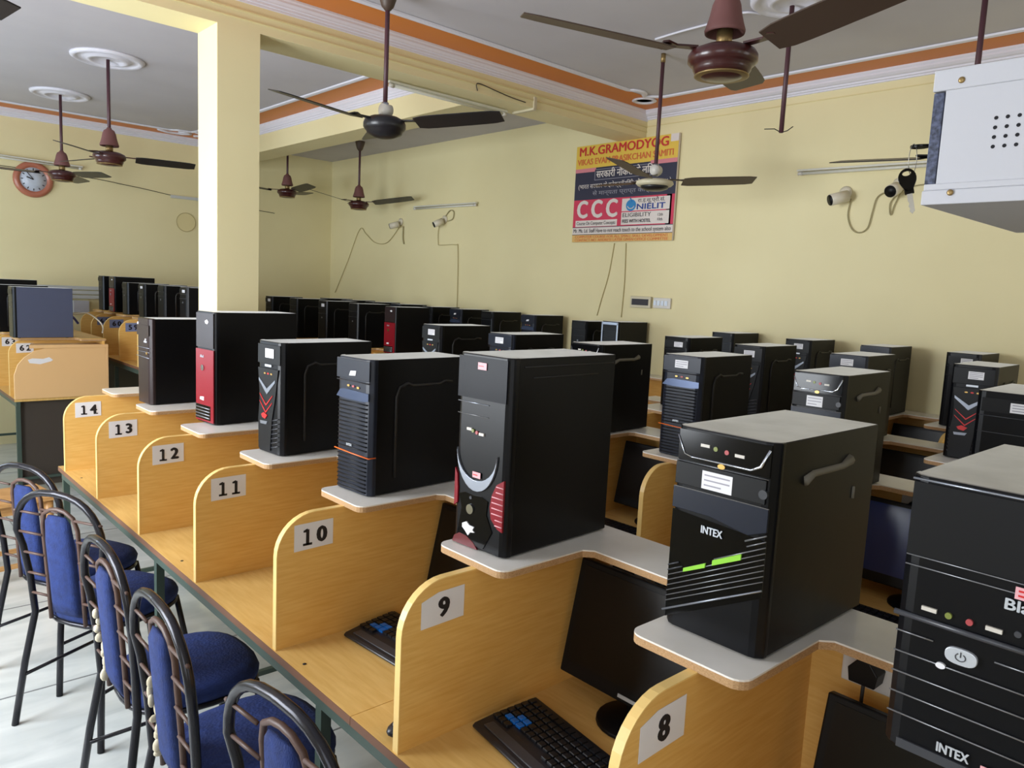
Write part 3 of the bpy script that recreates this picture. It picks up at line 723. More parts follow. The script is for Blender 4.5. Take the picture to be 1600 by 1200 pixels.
d2, L2 = carrel(1.34, [-.08, .46, 1.0, 1.53, 2.08, 2.72], -.6, 3.0, 'second carrel desk carrying the blue-black orange-striped tower', tongue=.16)
d3, L3 = carrel(2.28, [.30, .80, 1.30, 1.80], -.3, 2.15, 'third carrel desk nearest the right edge, behind the second one', tongue=.17, depth=.64)
d4, L4 = carrel(3.27, [.65, 1.10, 1.57, 2.12, 3.08, 3.42, 3.94, 4.47, 4.92, 5.38, 5.92, 6.42, 6.92, 7.42], .3, 7.9, 'long carrel desk against the right wall under the signboard', tongue=.17, depth=.665)
d5, L5 = carrel(2.52, [4.92, 5.54, 6.12, 6.74, 7.32], 4.62, 7.75, 'distant carrel desk with the red fronted tower, beyond the beam', tongue=.20, depth=.67, top='wood')
# left rear rows
d6, L6 = carrel(.20, [6.16, 6.76, 7.36], 5.96, 7.9, 'rear left carrel desk with cards 62 and 63 and a tall pale end panel', ['62', '63', None], H=.43, tongue=.04, depth=.62, top='wood', tw=.2)
m = MB(); m.prism([(.0, .75), (.62, .75), (.62, 1.13), (.20, 1.13), (.13, 1.108), (.07, 1.065), (.025, 1.01), (.0, .93)], 1, L6(5.94), L6(5.96), 'pale_mdf'); m.box((.62, L6(5.94), .75), (.64, L6(6.5), 1.13), 'pale_mdf'); m.prism([(.10, L6(5.935)), (.64, L6(5.935)), (.64, L6(6.1)), (.14, L6(6.1))], 2, 1.13, 1.155, 'pale_mdf')
o = m.build('end_panel', d6, .002); o['label'] = 'pale end panel with a torn white paper patch'
m = MB(); m.prism([(.10, 1.02), (.17, 1.01), (.24, 1.03), (.255, 1.04), (.23, 1.062), (.19, 1.05), (.12, 1.055), (.09, 1.045)], 1, L6(5.9385), L6(5.94), 'paper'); m.build('torn_paper', d6)
MB().box((.045, L6(6.02), .06), (.61, L6(6.04), .725), 'dark_panel').build('shade_panel', d6)  # brownish sheet added to fill the dark region under the desk
tower('plain', .22, 6.22, .75+.43+.018, 'grey sided tower on the rear left desk above card 62', .17, .385, .40, 1, body='case_grey')
tower('plain', .20, 6.86, .75+.43+.018, 'dark tower cut by the left edge, next to the grey sided tower', .17, .385, .38, 1)
tower('plain', .22, 7.50, .75+.43+.018, 'black tower at the left edge farthest from the camera', .17, .42, .40, 1)
d7, L7 = carrel(1.0, [5.25, 5.75, 6.25, 6.72, 7.12, 7.50], 5.0, 7.85, 'rear carrel desk between the pale end panel and the column, with small blue cards', ['57', '58', '59', '60', '61', None], card='card_blue', zt=.99, H=.345, tongue=.14, depth=.60, top='wood')
MB().box((.30, L7(5.02), .05), (.32, L7(7.8), .90), 'dark_panel').build('shade_panel', d7)  # dark sheet added in place of the shade below this row
for i, y in enumerate([5.33, 5.83, 6.33, 6.80, 7.20, 7.58]):
    tower(['plain', 'plain', 'plain', 'plain', 'red', 'plain'][i], 1.18, y, 1.353, 'black tower of the small rear row left of the column, %s from the column' % ['nearest', 'second', 'third', 'fourth', 'fifth', 'farthest'][i], (.15), .285 if i < 4 else .33, .36, 2, sticker=(i in (0, 2)))

# ------------------------------------------------------------------ monitors, keyboards, mice, sockets
def monitor(label, name='monitor', glow='screen'):
    t = thing(name, label, 'monitor', group='flat monitors in the carrel bays')
    m = MB(); m.box((-.012, -.215, .05), (.012, .215, .335), 'satin_black'); m.box((.012, -.12, .10), (.035, .12, .28), 'satin_black')
    f = m.build('housing', t, .004); f.rotation_euler = (0, R(12), 0)
    m = MB(); m.box((-.0135, -.197, .085), (-.012, .197, .32), glow); s_ = m.build('screen', t); s_.rotation_euler = (0, R(12), 0)
    m = MB(); m.lathe([(.09, 0), (.088, .008), (.05, .014), (.03, .016)], 'satin_black', 24, c=(.03, 0, 0)); m.box((.03, -.025, .01), (.05, .025, .14), 'satin_black'); m.build('stand', t, .002)
    m = MB(); m.box((-.014, -.03, .06), (-.012, .03, .068), 'badge'); b = m.build('maker_strip', t); b.rotation_euler = (0, R(12), 0)
    return t
mon = monitor('black monitor leaning back in bay 9 behind the keyboard with blue keys'); mon.location = (.47, .335, .752)
def put(src, x, y, z, label, rz=0):
    c = copy_tree(src); c.location = (x, y, z); c.rotation_euler = (0, 0, rz); c['label'] = label; return c
put(mon, .47, .915, .752, 'black monitor in bay 10 seen behind the divider with card 10')
put(mon, .47, 1.45, .752, 'unseen black monitor deep in bay 11, added for its shade'); put(mon, .47, 2.03, .752, 'unseen black monitor deep in bay 12, added for its shade')  # hidden from view, put in so the dividers of these bays stay darker
put(mon, .47, 2.61, .752, 'unseen black monitor deep in bay 13, added for its shade'); put(mon, .47, 3.19, .752, 'unseen black monitor deep in bay 14, added for its shade')  # likewise unseen, added to keep light off the dividers
c = put(mon, .46, -.30, .752, 'black monitor in the bay right of card 8, under the shelf with white plug'); c.scale = (.9, .95, .80)
for i, (y, s_) in enumerate([(1.27, 'left of the orange-striped tower'), (.73, 'right of the orange-striped tower'), (.19, 'with a bluish screen left of the large black tower'), (1.80, 'behind the tallest tower')]):
    c = put(mon, 1.78, y, .752, 'black monitor on the second desk, %s' % s_)
    if i == 2:
        for ch in c.children:
            if ch.name.startswith('screen'):
                ch.data = ch.data.copy(); ch.data.materials[0] = MT['screen_blue']
for y, s_ in [(.55, 'below the bare shelf near the right edge'), (1.05, 'behind the chrome edged tower'), (.05, 'nearest the right edge')]:
    put(mon, 2.76, y, .752, 'black monitor on the third desk, %s' % s_)
for y, s_ in [(.88, 'under the white shelf by the right edge'), (1.33, 'second from the right edge')]:
    put(mon, 3.76, y, .752, 'black monitor against the right wall, %s' % s_).scale = (.9, .92, .95)
# keyboard (local: long side along y, front toward -x)
keymesh = MB().prism([(-.0075, -.0075), (.0075, -.0075), (.0075, .0075), (-.0075, .0075)], 2, 0, .006, 'key_black')
def keyboard(label, full=True):
    t = thing('keyboard', label, 'keyboard', group='black keyboards in the bays')
    m = MB(); m.prism([(-.095, -.0), (.075, 0), (.08, .006), (.08, .026), (-.045, .018), (-.09, .012), (-.098, .006)], 1, -.225, .225, 'kb_base'); m.build('base', t, .004)
    m = MB(); m.box((-.082, -.20, .0128), (-.052, .20, .0165), 'slat'); o_ = m.build('palm_rest_edge', t, .002)
    rows = 6; n = 0; one = None; rest = MB()
    M0 = Matrix.Rotation(R(-3.4), 4, 'Y')
    for r_ in range(rows):
        x = -.040+r_*.0195
        for c in range(21):
            y = .208-c*.0205
            if (r_ == 0 and 3 <= c <= 8) or c in (15,): continue
            zc = .0175+(x+.045)*.062
            blue = (r_, c) in ((1, 16), (1, 17), (1, 18), (2, 17)) or (r_, c) in ((2, 2), (1, 1), (1, 2), (1, 3))
            blue = (r_, c) in ((2, 2), (1, 1), (1, 2), (1, 3), (2, 3))
            if full and n < 98:
                mm = MB(); mm.prism([(-.008, -.0085), (.008, -.0085), (.008, .0085), (-.008, .0085)], 2, 0, .007, 'key_blue' if blue else 'key_black')
                if one is None or blue:
                    k_ = mm.build('key', t, .0015, 1); one = one or k_
                else:
                    k_ = one.copy(); COL.objects.link(k_); k_.parent = t
                k_.location = (x, y, zc); k_['label'] = 'bright blue key' if blue else 'black key'
                if not blue: del k_['label']
                n += 1
            else:
                rest.prism([(x-.008, y-.0085), (x+.008, y-.0085), (x+.008, y+.0085), (x-.008, y+.0085)], 2, zc, zc+.007, 'key_blue' if blue else 'key_black')
    if rest.v: q_ = rest.build('key_block', t); q_['kind'] = 'stuff'
    m = MB(); m.box((-.040+2.6*.0195, -.207, .024), (-.040+2.6*.0195, -.20, .024), 'kb_base')
    return t
kb = keyboard('black keyboard with a cluster of blue keys in bay 9'); kb.location = (.255, .315, .7515); kb.rotation_euler = (0, 0, R(-8))
kb2 = keyboard('black keyboard with blue keys peeking out behind the card 9 divider', False); kb2.location = (.30, .90, .7515); kb2.rotation_euler = (0, 0, R(4))
for x, y, lb in [(1.55, 1.265, 'black keyboard on the second desk, left of the orange-striped tower'), (1.53, .19, 'dark keyboard on the second desk, left of the large black tower')]:
    put(kb2, x, y, .7515, lb)
t = thing('computer_mouse', 'black mouse at the foot of the card 9 divider', 'mouse', (.06, .622, .7515), 0)
MB().ell((0, 0, .0185), (.05, .026, .018), 'kb_base', 20, None, 10).build('shell', t, 0); MB().box((-.035, -.002, .030), (-.015, .002, .0365), 'silver').build('scroll_wheel', t)
def socket_board(x, y, z, label, plugs=2):
    t = thing('socket_board', label, 'socket', (x, y, z), 0, 'socket boards behind the bays')
    MB().box((-.022, -.12, -.042), (0, .12, .042), 'socket_white').build('box', t, .003)
    for i in range(plugs):
        yy = .065-.13*i
        m = MB(); m.prism([(yy-.024, -.02), (yy+.024, -.02), (yy+.028, .006), (yy+.012, .026), (yy-.012, .026), (yy-.028, .006)], 0, -.062, -.022, 'satin_black'); m.tube([(-.05, yy, -.02), (-.052, yy, -.06), (-.04, yy+.02, -.10)], .004, 'cable_black', 6)
        m.build('plug', t, .004)
    MB().box((-.026, -.012, -.012), (-.022, .012, .012), 'badge').build('switch', t)
for y, s_, n in [(.40, 'in bay 9 above the monitor', 2), (-.20, 'in the bay right of card 8', 1), (.98, 'in bay 10', 2), (-.75, 'in the nearest bay by the right edge', 1)]:
    socket_board(.621, y, 1.05, 'white socket board with black plugs %s' % s_, n)
for y, s_ in [(1.2, 'left of the orange-striped tower'), (.72, 'right of the orange-striped tower'), (.2, 'above the bluish screen')]:
    socket_board(1.961, y, 1.05, 'white socket board on the second desk, %s' % s_)
t = thing('power_adapter', 'white round plug adapter on the back panel right of card 8', 'adapter', (.575, -.315, 1.03)); MB().ell((0, 0, 0), (.022, .04, .04), 'socket_white', 18).build('body', t)
t = thing('printed_box', 'brown cardboard strip box fixed under the shelf right of card 8', 'box', (.60, -.21, .90))
MB().box((-.04, -.11, -.04), (.02, .11, .04), 'wood').build('carton', t, .002)

# ------------------------------------------------------------------ chairs
def chair(label):
    t = thing('dining_chair', label, 'chair', group='tubular chairs along the front desk')
    # seat
    m = MB(); n = 28; prof = []
    def out(k_, a): # superellipse plan
        ca, sa = math.cos(a), math.sin(a); return (k_*.205*math.copysign(abs(ca)**.75, ca)+.005, k_*.205*math.copysign(abs(sa)**.75, sa)*(1+.06*ca))
    v = []; f = []
    lv = [(.96, .425), (1.0, .435), (1.02, .455), (.98, .475), (.85, .488), (.5, .494), (.1, .496)]
    for k_, z in lv:
        for i in range(n): x, y = out(k_, 2*math.pi*i/n); v.append((x, y, z))
    for j in range(len(lv)-1):
        for i in range(n): f.append((j*n+i, j*n+(i+1) % n, (j+1)*n+(i+1) % n, (j+1)*n+i))
    f.append(tuple(range(n-1, -1, -1))); f.append(tuple((len(lv)-1)*n+i for i in range(n)))
    m.add(v, f, 'blue_fabric', True); m.build('seat', t)
    m = MB(); m.tube([(out(.97, 2*math.pi*i/24)[0], out(.97, 2*math.pi*i/24)[1], .418) for i in range(24)], .0095, 'tube_steel', 8, closed=True); m.build('seat_frame', t)
    # rear legs with the hoop in one bent tube
    P = [(-.265, .215, 0), (-.235, .19, .25), (-.205, .168, .44), (-.213, .178, .58), (-.225, .195, .70)]
    P += [(-.235-.012*math.sin(R(a)), .212*math.copysign(abs(math.cos(R(a)))**.8, math.cos(R(a))), .745+.185*math.sin(R(a))**.9) for a in range(5, 90, 12)]
    P += [(-.248, 0, .93)]
    P += [(x, -y, z) for x, y, z in reversed(P[:-1])]
    MB().tube(P, .0125, 'tube_steel', 12).build('back_hoop', t)
    for s_ in (-1, 1):
        MB().tube([(.17, .15*s_, .42), (.20, .18*s_, .2), (.215, .20*s_, 0)], .0115, 'tube_steel', 10).build('leg', t)
        MB().tube([(-.24, .185*s_, .2), (.185, .18*s_, .2)], .007, 'tube_steel', 8).build('stretcher', t)
    Q = [(-.205, .085, .43), (-.215, .085, .6), (-.230, .085, .80), (-.236, .07, .845), (-.238, .035, .865), (-.239, 0, .87)]
    Q += [(x, -y, z) for x, y, z in reversed(Q[:-1])]
    MB().tube(Q, .008, 'tube_rust', 8).build('inner_hoop', t)
    m = MB(); v = []; f = []
    zz = [.46, .50, .62, .74, .82, .845]; 
    for i, z in enumerate(zz):
        w2 = .074 if z < .80 else (.064 if z < .83 else .045); x = -.206-(z-.44)*.085
        th_ = .006 if i in (0, 5) else .016
        for yy, xx in ((w2, x), (w2*.6, x+th_), (-w2*.6, x+th_), (-w2, x), (-w2*.6, x-th_), (w2*.6, x-th_)): v.append((xx, yy, z))
    for i in range(5):
        for k_ in range(6): f.append((i*6+k_, i*6+(k_+1) % 6, i*6+6+(k_+1) % 6, i*6+6+k_))
    f += [(5, 4, 3, 2, 1, 0), tuple(30+k_ for k_ in range(6))]
    m.add(v, f, 'blue_fabric', True); m.build('back_cushion', t)
    for s_ in (-1, 1):
        for z in (.52, .60, .68, .76, .84):
            x = -.208-(z-.44)*.085
            MB().tube([(x, .085*s_, z), (x, s_*(.172+(z-.5)*.12), z)], .005, 'tube_rust', 6).build('rung', t)
    return t
ch0 = chair('blue chair nearest the camera, its dark hoop cut by the bottom edge'); ch0.location = (.010, .66, 0); ch0.rotation_euler = (0, 0, R(6))
chs = [(-.025, 1.24, 0, 'blue chair second from the bottom edge, with torn foam showing on its back', 1), (-.02, 1.76, 2, 'blue chair third from the bottom edge, its back edge torn pale', 1),
       (-.04, 2.50, 28, 'blue chair with a whole worn back panel, fourth from the bottom edge', 0), (-.05, 3.0, 25, 'farthest blue chair along the front desk, beside the wooden stool', 0)]
for x, y, a, lb, torn in chs:
    c = put(ch0, x, y, 0, lb, R(a))
    if torn:
        m = MB(); rr = random.Random(int(y*10))
        for i in range(9):
            z = .47+i*.026
            m.ell((-.215-(z-.46)*.08+rr.uniform(-.010, .006), .078+rr.uniform(-.014, .012), z), (rr.uniform(.008, .016), rr.uniform(.007, .016), rr.uniform(.010, .026)), 'foam', 8, None, 5)
        o = m.build('torn_foam', c); o['label'] = 'pale torn foam'
# dark chairs at the rear left desk
for x, y, a, lb in [(-.12, 6.35, 5, 'dark chair at the left edge pushed to the rear left desk')]:
    c = put(ch0, x, y, 0, lb, R(a)); c['group'] = 'chairs at the rear desk'
    for ch in c.children:
        if ch.name.startswith(('seat', 'back_cushion')) and ch.data.materials[0].name == 'blue_fabric':
            ch.data = ch.data.copy(); ch.data.materials[0] = MT['satin_black']
# turned-leg stool
t = thing('wooden_stool', 'small light wooden stool with turned legs behind the chairs at the left edge', 'stool', (-.12, 4.25, 0), R(8))
m = MB(); m.box((-.20, -.17, .44), (.20, .17, .465), 'turned_wood'); m.build('top', t, .004)
m = MB()
for s_ in (-1, 1): m.box((-.16, s_*.13-.008, .385), (.16, s_*.13+.008, .44), 'turned_wood'); m.box((s_*.16-.008, -.13, .385), (s_*.16+.008, .13, .44), 'turned_wood')
m.build('apron', t)
tl = [(.012, 0), (.018, .02), (.022, .04), (.016, .06), (.024, .075), (.024, .12), (.014, .13), (.020, .15), (.026, .19), (.028, .23), (.022, .27), (.013, .30), (.02, .315), (.02, .33), (.024, .34), (.024, .44)]
lg = None
for sx in (-1, 1):
    for sy in (-1, 1):
        if lg is None: lg = MB().lathe(tl, 'turned_wood', 16).build('leg', t)
        else: k_ = lg.copy(); COL.objects.link(k_); lg2 = k_
        (lg if (sx, sy) == (-1, -1) else lg2).location = (sx*.16, sy*.13, 0)
m = MB()
for s_ in (-1, 1): MB().box((-.16, s_*.13-.008, .08), (.16, s_*.13+.008, .105), 'turned_wood').build('foot_rail', t)

# ------------------------------------------------------------------ signboard
t = thing('signboard', 'printed notice board reading M.K. GRAMODYOG on the right wall', 'sign', (XR-.03, 3.355, 2.555)); t.rotation_euler = (0, 0, 0)
W_, H_ = 1.03, .785
MB().box((0, -W_/2, -H_/2), (.02, W_/2, H_/2), 'sg_white').build('board', t)
def srect(name, u0, v0, u1, v1, m_, k_=1):
    m = MB(); m.box((-.0008*k_, W_/2-u0*W_, -H_/2+v0*H_), (0, W_/2-u1*W_, -H_/2+v1*H_), m_); return m
def stext(m, s_, u, v, size, m_, width=None, bold=0, k_=4):
    M_ = Matrix(((0, 0, -1, -.0008*k_), (-1, 0, 0, W_/2-u*W_), (0, 1, 0, -H_/2+v*H_), (0, 0, 0, 1)))
    m.text(s_, size, m_, M_, bold, .0003, width)
def sign_part(name, rects, texts):
    m = MB()
    for (u0, v0, u1, v1, mt_, k_) in rects: m.box((-.0008*k_, W_/2-u0*W_, -H_/2+v0*H_), (0, W_/2-u1*W_, -H_/2+v1*H_), mt_)
    for (s_, u, v, size, mt_, wd, bo) in texts: stext(m, s_, u, v, size, mt_, wd, bo)
    return m
sign_part('', [(0, .765, 1, 1, 'sg_yellow', 1), (.93, .93, 1, 1, 'sg_white', 2)],
          [('M.K.GRAMODYOG', .475, .935, .098, 'sg_red', .90, .0030), ('VIKAS EVAM PRASIKCHAN SAMITI', .49, .828, .068, 'sg_orange', .97, .0018)]).build('heading_panel', t)
sign_part('', [(0, .44, 1, .765, 'sg_navy', 1), (0, .725, .22, .765, 'sg_pink', 2), (.76, .735, 1, .775, 'sg_pink', 2), (.21, .635, .82, .745, 'sg_grey', 2), (.215, .64, .815, .74, 'sg_navy', 3)],
          [('\u0938\u0930\u0915\u093e\u0930\u0940 \u0928\u094c\u0915\u0930\u0940 \u0915\u0947 \u0932\u093f\u090f', .51, .69, .078, 'sg_white', .58, .0015),
           ('(\u092d\u093e\u0930\u0924 \u0938\u0930\u0915\u093e\u0930 \u0915\u0947 \u0907\u0932\u0947\u0915\u094d\u091f\u094d\u0930\u0949\u0928\u093f\u0915\u0940 \u0914\u0930 IT Ministry )', .50, .575, .05, 'sg_white', .94, 0),
           ('\u0938\u0947 \u092e\u093e\u0928\u094d\u092f\u0924\u093e \u092a\u094d\u0930\u093e\u092a\u094d\u0924 \u0915\u094b\u0930\u094d\u0938', .50, .50, .045, 'sg_grey', .62, 0)]).build('ministry_panel', t)
sign_part('', [(0, .15, .5, .44, 'sg_crimson', 1), (.03, .16, .47, .225, 'sg_white', 2)],
          [('C', .10, .33, .195, 'sg_white', .105, .009), ('C', .255, .33, .195, 'sg_white', .105, .009), ('C', .41, .33, .195, 'sg_white', .105, .009), ('Course On Computer Concepts', .25, .193, .04, 'sg_dark', .42, 0)]).build('course_panel', t)
m = sign_part('', [(.5, .15, 1, .44, 'sg_crimson', 1), (.51, .30, .96, .425, 'sg_white', 2), (.51, .165, .96, .29, 'sg_white', 2), (.93, .15, .975, .44, 'sg_crimson', 1)],
              [('\u0930\u093e.\u0907.\u0938\u0942.\u092a\u094d\u0930\u094c.\u0938\u0902.', .79, .395, .04, 'sg_dark', .26, 0), ('NIELIT', .79, .335, .06, 'sg_nblue', .27, .002), ('ELIGIBILITY', .66, .258, .045, 'sg_dark', .28, 0), ('FEES WITH HOSTEL', .66, .198, .036, 'sg_dark', .28, .001), ('12th', .88, .25, .03, 'sg_dark', None, 0), ('10th', .88, .205, .03, 'sg_dark', None, 0)])
m.add([( -.0028, W_/2-(.60*W_)+.05*math.cos(2*math.pi*i/24), -H_/2+.355*H_+.045*math.sin(2*math.pi*i/24)) for i in range(24)], [tuple(range(24))], 'sg_blue')
m.tube([(-.003, W_/2-.60*W_-.01, -H_/2+.39*H_), (-.003, W_/2-.60*W_+.012, -H_/2+.43*H_)], .004, 'sg_blue', 6)
m.tube([(-.003, W_/2-.60*W_+.035*math.cos(R(a)), -H_/2+.36*H_+.03*math.sin(R(a))) for a in range(200, 350, 20)], .004, 'sg_white', 6)
m.build('institute_panel', t)
sign_part('', [(0, .08, 1, .15, 'sg_white', 1), (0, .15, 1, .156, 'sg_navy', 2), (0, .074, 1, .08, 'sg_navy', 2)], [('Mr. Ms. Ld. Staff Have to not reach touch to the school system also', .5, .115, .045, 'sg_dark', 1.0, 0)]).build('notice_strip', t)
sign_part('', [(0, 0, 1, .074, 'sg_ochre', 1)], [('COMPUTER COURSE FOR ALL SMALL SKILL DEVELOPMENT', .5, .052, .03, 'sg_orange', .96, 0), ('CONTACT NO. ADDRESS LATER GIVEN OFFICE COMMITTEE', .5, .018, .03, 'sg_orange', .96, 0)]).build('contact_strip', t)

# ------------------------------------------------------------------ wall fittings
t = thing('switchboard', 'white switchboard with a dark window on the right wall above the towers', 'switchboard', (XR, 3.0, 1.69))
MB().box((-.03, .0, -.045), (0, .20, .045), 'fan_cream').build('breaker_box', t, .004); MB().box((-.034, .02, -.024), (-.03, .18, .024), 'sg_dark').build('window', t)
MB().box((-.02, -.18, -.04), (0, -.02, .04), 'socket_white').build('switch_plate', t, .003)
m = MB()
for i in range(4): m.box((-.024, -.155+i*.035, -.018), (-.02, -.13+i*.035, .018), 'badge')
m.build('switch_row', t)
def cctv(x, y, z, dr, label, r=.032, ln=.10):
    t = thing('security_camera', label, 'security camera', (x, y, z), 0, 'wall security cameras')
    d_ = Vector(dr).normalized()
    MB().lathe([(.04, 0), (.04, .012), (.02, .02)], 'cctv', 16, Matrix.Rotation(R(-90), 4, 'Y')).build('mount', t)
    MB().tube([(0, 0, 0), (-.05, 0, -.01), tuple(Vector((-.075, 0, -.03)))], .009, 'cctv', 8).build('arm', t)
    c = Vector((-.08, 0, -.04))
    MB().tube([c-d_*ln*.45, c+d_*ln*.55], r, 'cctv', 16).build('housing', t); MB().tube([c+d_*ln*.551, c+d_*(ln*.551+.006)], [r*.92, r*.9], 'satin_black', 16).build('lens_face', t)
    return t
cctv(XR, 6.50, 2.42, (-.7, .75, -.3), 'white bullet camera left of the pair on the far right wall')
cctv(XR, 5.70, 2.42, (-.85, .35, -.45), 'white bullet camera right of the pair on the far right wall')
cctv(XR, 1.56, 2.44, (-.65, .55, -.25), 'cream bullet camera with a drooping cable on the right wall', .036, .11)
cctv(XR, 1.24, 2.47, (-.9, .1, -.35), 'round cream camera behind the hanging key', .038, .07)
def cable(pts, label, r=.004, m_='cable_grey', n=6):
    # smooth the polyline
    P = [Vector(p) for p in pts]; out = []
    for i in range(len(P)-1):
        p0, p1, p2, p3 = P[max(i-1, 0)], P[i], P[i+1], P[min(i+2, len(P)-1)]
        for k_ in range(n):
            t_ = k_/n; out.append(.5*((2*p1)+(-p0+p2)*t_+(2*p0-5*p1+4*p2-p3)*t_*t_+(-p0+3*p1-3*p2+p3)*t_**3))
    out.append(P[-1]); o = MB().tube(out, r, m_, 6).build('cable', None); return tag(o, label, 'cable')
X_ = XR-.012
cable([(X_, 1.52, 2.40), (X_, 1.53, 2.30), (X_, 1.50, 2.22), (X_, 1.45, 2.19), (X_, 1.40, 2.22), (X_, 1.38, 2.32), (X_, 1.36, 2.40), (X_, 1.30, 2.43), (X_, 1.22, 2.43)], 'cable looping below the cream bullet camera on the right wall', .004)
cable([(X_, 1.24, 2.42), (X_, 1.28, 2.36), (X_, 1.27, 2.29), (X_, 1.25, 2.36), (X_, 1.20, 2.44), (X_, 1.05, 2.46), (X_, .9, 2.44)], 'small cable loop under the round camera near the hanging key', .0036)
cable([(X_, 6.52, 2.36), (X_, 6.75, 2.20), (X_, 7.0, 2.20), (X_, 7.2, 2.30), (X_, 7.35, 2.36), (X_, 7.6, 2.0), (X_, 7.9, 1.6)], 'thin cable hanging left of the far bullet camera pair', .0038, 'cable_wall')
cable([(X_, 6.44, 2.37), (X_, 6.44, 2.25), (X_, 6.42, 2.18)], 'short cable tail below the left far bullet camera', .008, 'cable_grey')
cable([(X_, 5.78, 2.38), (X_, 5.80, 2.28), (X_, 5.79, 2.18), (X_, 5.76, 2.16), (X_, 5.50, 2.16), (X_, 5.46, 2.12), (X_, 5.44, 1.7), (X_, 5.44, 1.3)], 'cable running down the right wall from the far camera pair', .0038, 'cable_wall')
cable([(X_, 5.72, 2.41), (X_, 5.62, 2.50), (X_, 5.55, 2.49), (X_, 5.56, 2.42), (X_, 5.64, 2.40)], 'cable curl beside the right far bullet camera', .005, 'cable_grey')
cable([(XR-.006, 3.42, 2.15), (XR-.006, 3.46, 1.9), (XR-.006, 3.52, 1.7), (XR-.006, 3.56, 1.56)], 'slack wire falling from the signboard, left one', .0038, 'cable_wall')
cable([(XR-.006, 3.30, 2.15), (XR-.006, 3.29, 1.85), (XR-.006, 3.30, 1.56)], 'wire falling from the signboard, right one', .0038, 'cable_wall')
def tube_light(a, b, label, caps=True, r=.0095):
    a = Vector(a); b = Vector(b); c = (a+b)/2
    t = thing('tube_light', label, 'light', tuple(c), 0, 'unlit tube lights')
    d_ = b-a; n = d_.normalized()
    s_ = Vector((0, 0, 1))
    m = MB(); hw = .022
    side = n.cross(s_).normalized()
    q = [a-c, b-c]
    v = []
    for p in q:
        for sx, sz in ((-1, -1), (1, -1), (1, 1), (-1, 1)): v.append(p+side*sx*.012+s_*(sz*.006+.006))
    m.add(v, [(0, 1, 2, 3), (7, 6, 5, 4), (0, 4, 5, 1), (1, 5, 6, 2), (2, 6, 7, 3), (3, 7, 4, 0)], 'tube_glass'); m.build('batten', t)
    MB().tube([q[0]+n*.03-s_*.014, q[1]-n*.03-s_*.014], r, 'tube_glass', 12).build('glass_tube', t)
    for p, e in ((q[0], 1), (q[1], -1)): MB().tube([p+n*e*.005-s_*.014, p+n*e*.035-s_*.014], r*1.25, 'socket_white', 12).build('end_cap', t)
tube_light((XR-.03, 6.22, 2.56), (XR-.03, 5.17, 2.55), 'tube light on the far right wall above the camera pair')
tube_light((XR-.03, 1.88, 2.59), (XR-.03, .72, 2.57), 'tube light on the right wall partly behind the white cabinet')
tube_light((.10, YB-.03, 2.76), (1.17, YB-.03, 2.74), 'tube light on the back wall above the clock')
tube_light((1.72, 3.35, 2.925), (2.66, 3.35, 2.925), 'tube light fixed beneath the beam behind the black fan')
cable([(2.25, BY0-.006, 2.955), (2.25, BY0-.006, 3.0), (2.40, BY0-.008, 2.985), (2.52, BY0-.008, 2.972), (2.66, BY0-.006, 2.965)], 'loose wire on the beam above its tube light', .003, 'cable_black')
t = thing('conduit', 'cream conduit piece crossing under the beam end of the tube light', 'conduit', (2.74, BY0, BZ))
m = MB(); m.box((-.006, -.012, 0), (.018, 0, .07), 'fan_cream'); m.box((-.01, -.012, -.014), (.014, .20, -.0005), 'fan_cream'); m.build('strip', t)
cable([(2.63, 2.10, ZF-.006), (2.615, 1.92, ZF-.006), (2.61, 1.72, ZF-.006), (2.585, 1.53, ZF-.006), (2.66, 1.47, ZF-.006)], 'white cable stapled along the ceiling behind the large maroon fan', .006, 'moulding')
# clock
t = thing('wall_clock', 'round copper rimmed clock on the back wall at the left', 'clock', (.745, YB, 2.57))
Mx = Matrix.Rotation(R(90), 4, 'X')
MB().lathe([(.16, 0), (.17, .012), (.165, .03), (.14, .042), (.118, .034), (.112, .022)], 'clock_rim', 40, Mx).build('rim', t)
MB().lathe([(.114, .01), (.114, .024), (.02, .0242)], 'clock_face', 32, Mx).build('face', t)
for k_ in range(12):
    a = R(30*k_); MB().box((-.004, -.001, .085), (.004, 0, .104), 'ink', Matrix.Translation((0, -.0245, 0)) @ Matrix.Rotation(a, 4, 'Y')).build('hour_mark', t)
MB().box((-.005, -.002, 0), (.005, 0, .06), 'ink', Matrix.Translation((0, -.026, 0)) @ Matrix.Rotation(R(-70), 4, 'Y')).build('hour_hand', t)
MB().box((-.003, -.002, 0), (.003, 0, .085), 'ink', Matrix.Translation((0, -.028, 0)) @ Matrix.Rotation(R(-40), 4, 'Y')).build('minute_hand', t)
o = MB().prism([(.10*math.cos(R(a)), .10*math.sin(R(a))) for a in range(0, 360, 10)], 1, -.006, 0, 'wall_ochre').tube([(.10*math.cos(R(a)), -.006, .10*math.sin(R(a))) for a in range(0, 360, 10)], .004, 'cable_wall', 6, closed=True).build('wall_plate'); o.location = (2.18, YB, 2.30); tag(o, 'faint round yellow painted cover on the back wall left of the column', 'cover plate')
m = MB()
for i in range(3): m.box((.72, YB-.03, 1.53-.045*i), (1.60, YB, 1.565-.045*i), 'trunking')
tag(m.build('cable_trunking'), 'pale triple cable trunking low on the back wall', 'trunking')
o = MB().box((1.06, YB-.05, 1.30), (1.20, YB, 1.42), 'cabinet_white').build('junction_box'); tag(o, 'pale blue-white junction box on the back wall beside the black towers', 'junction box')
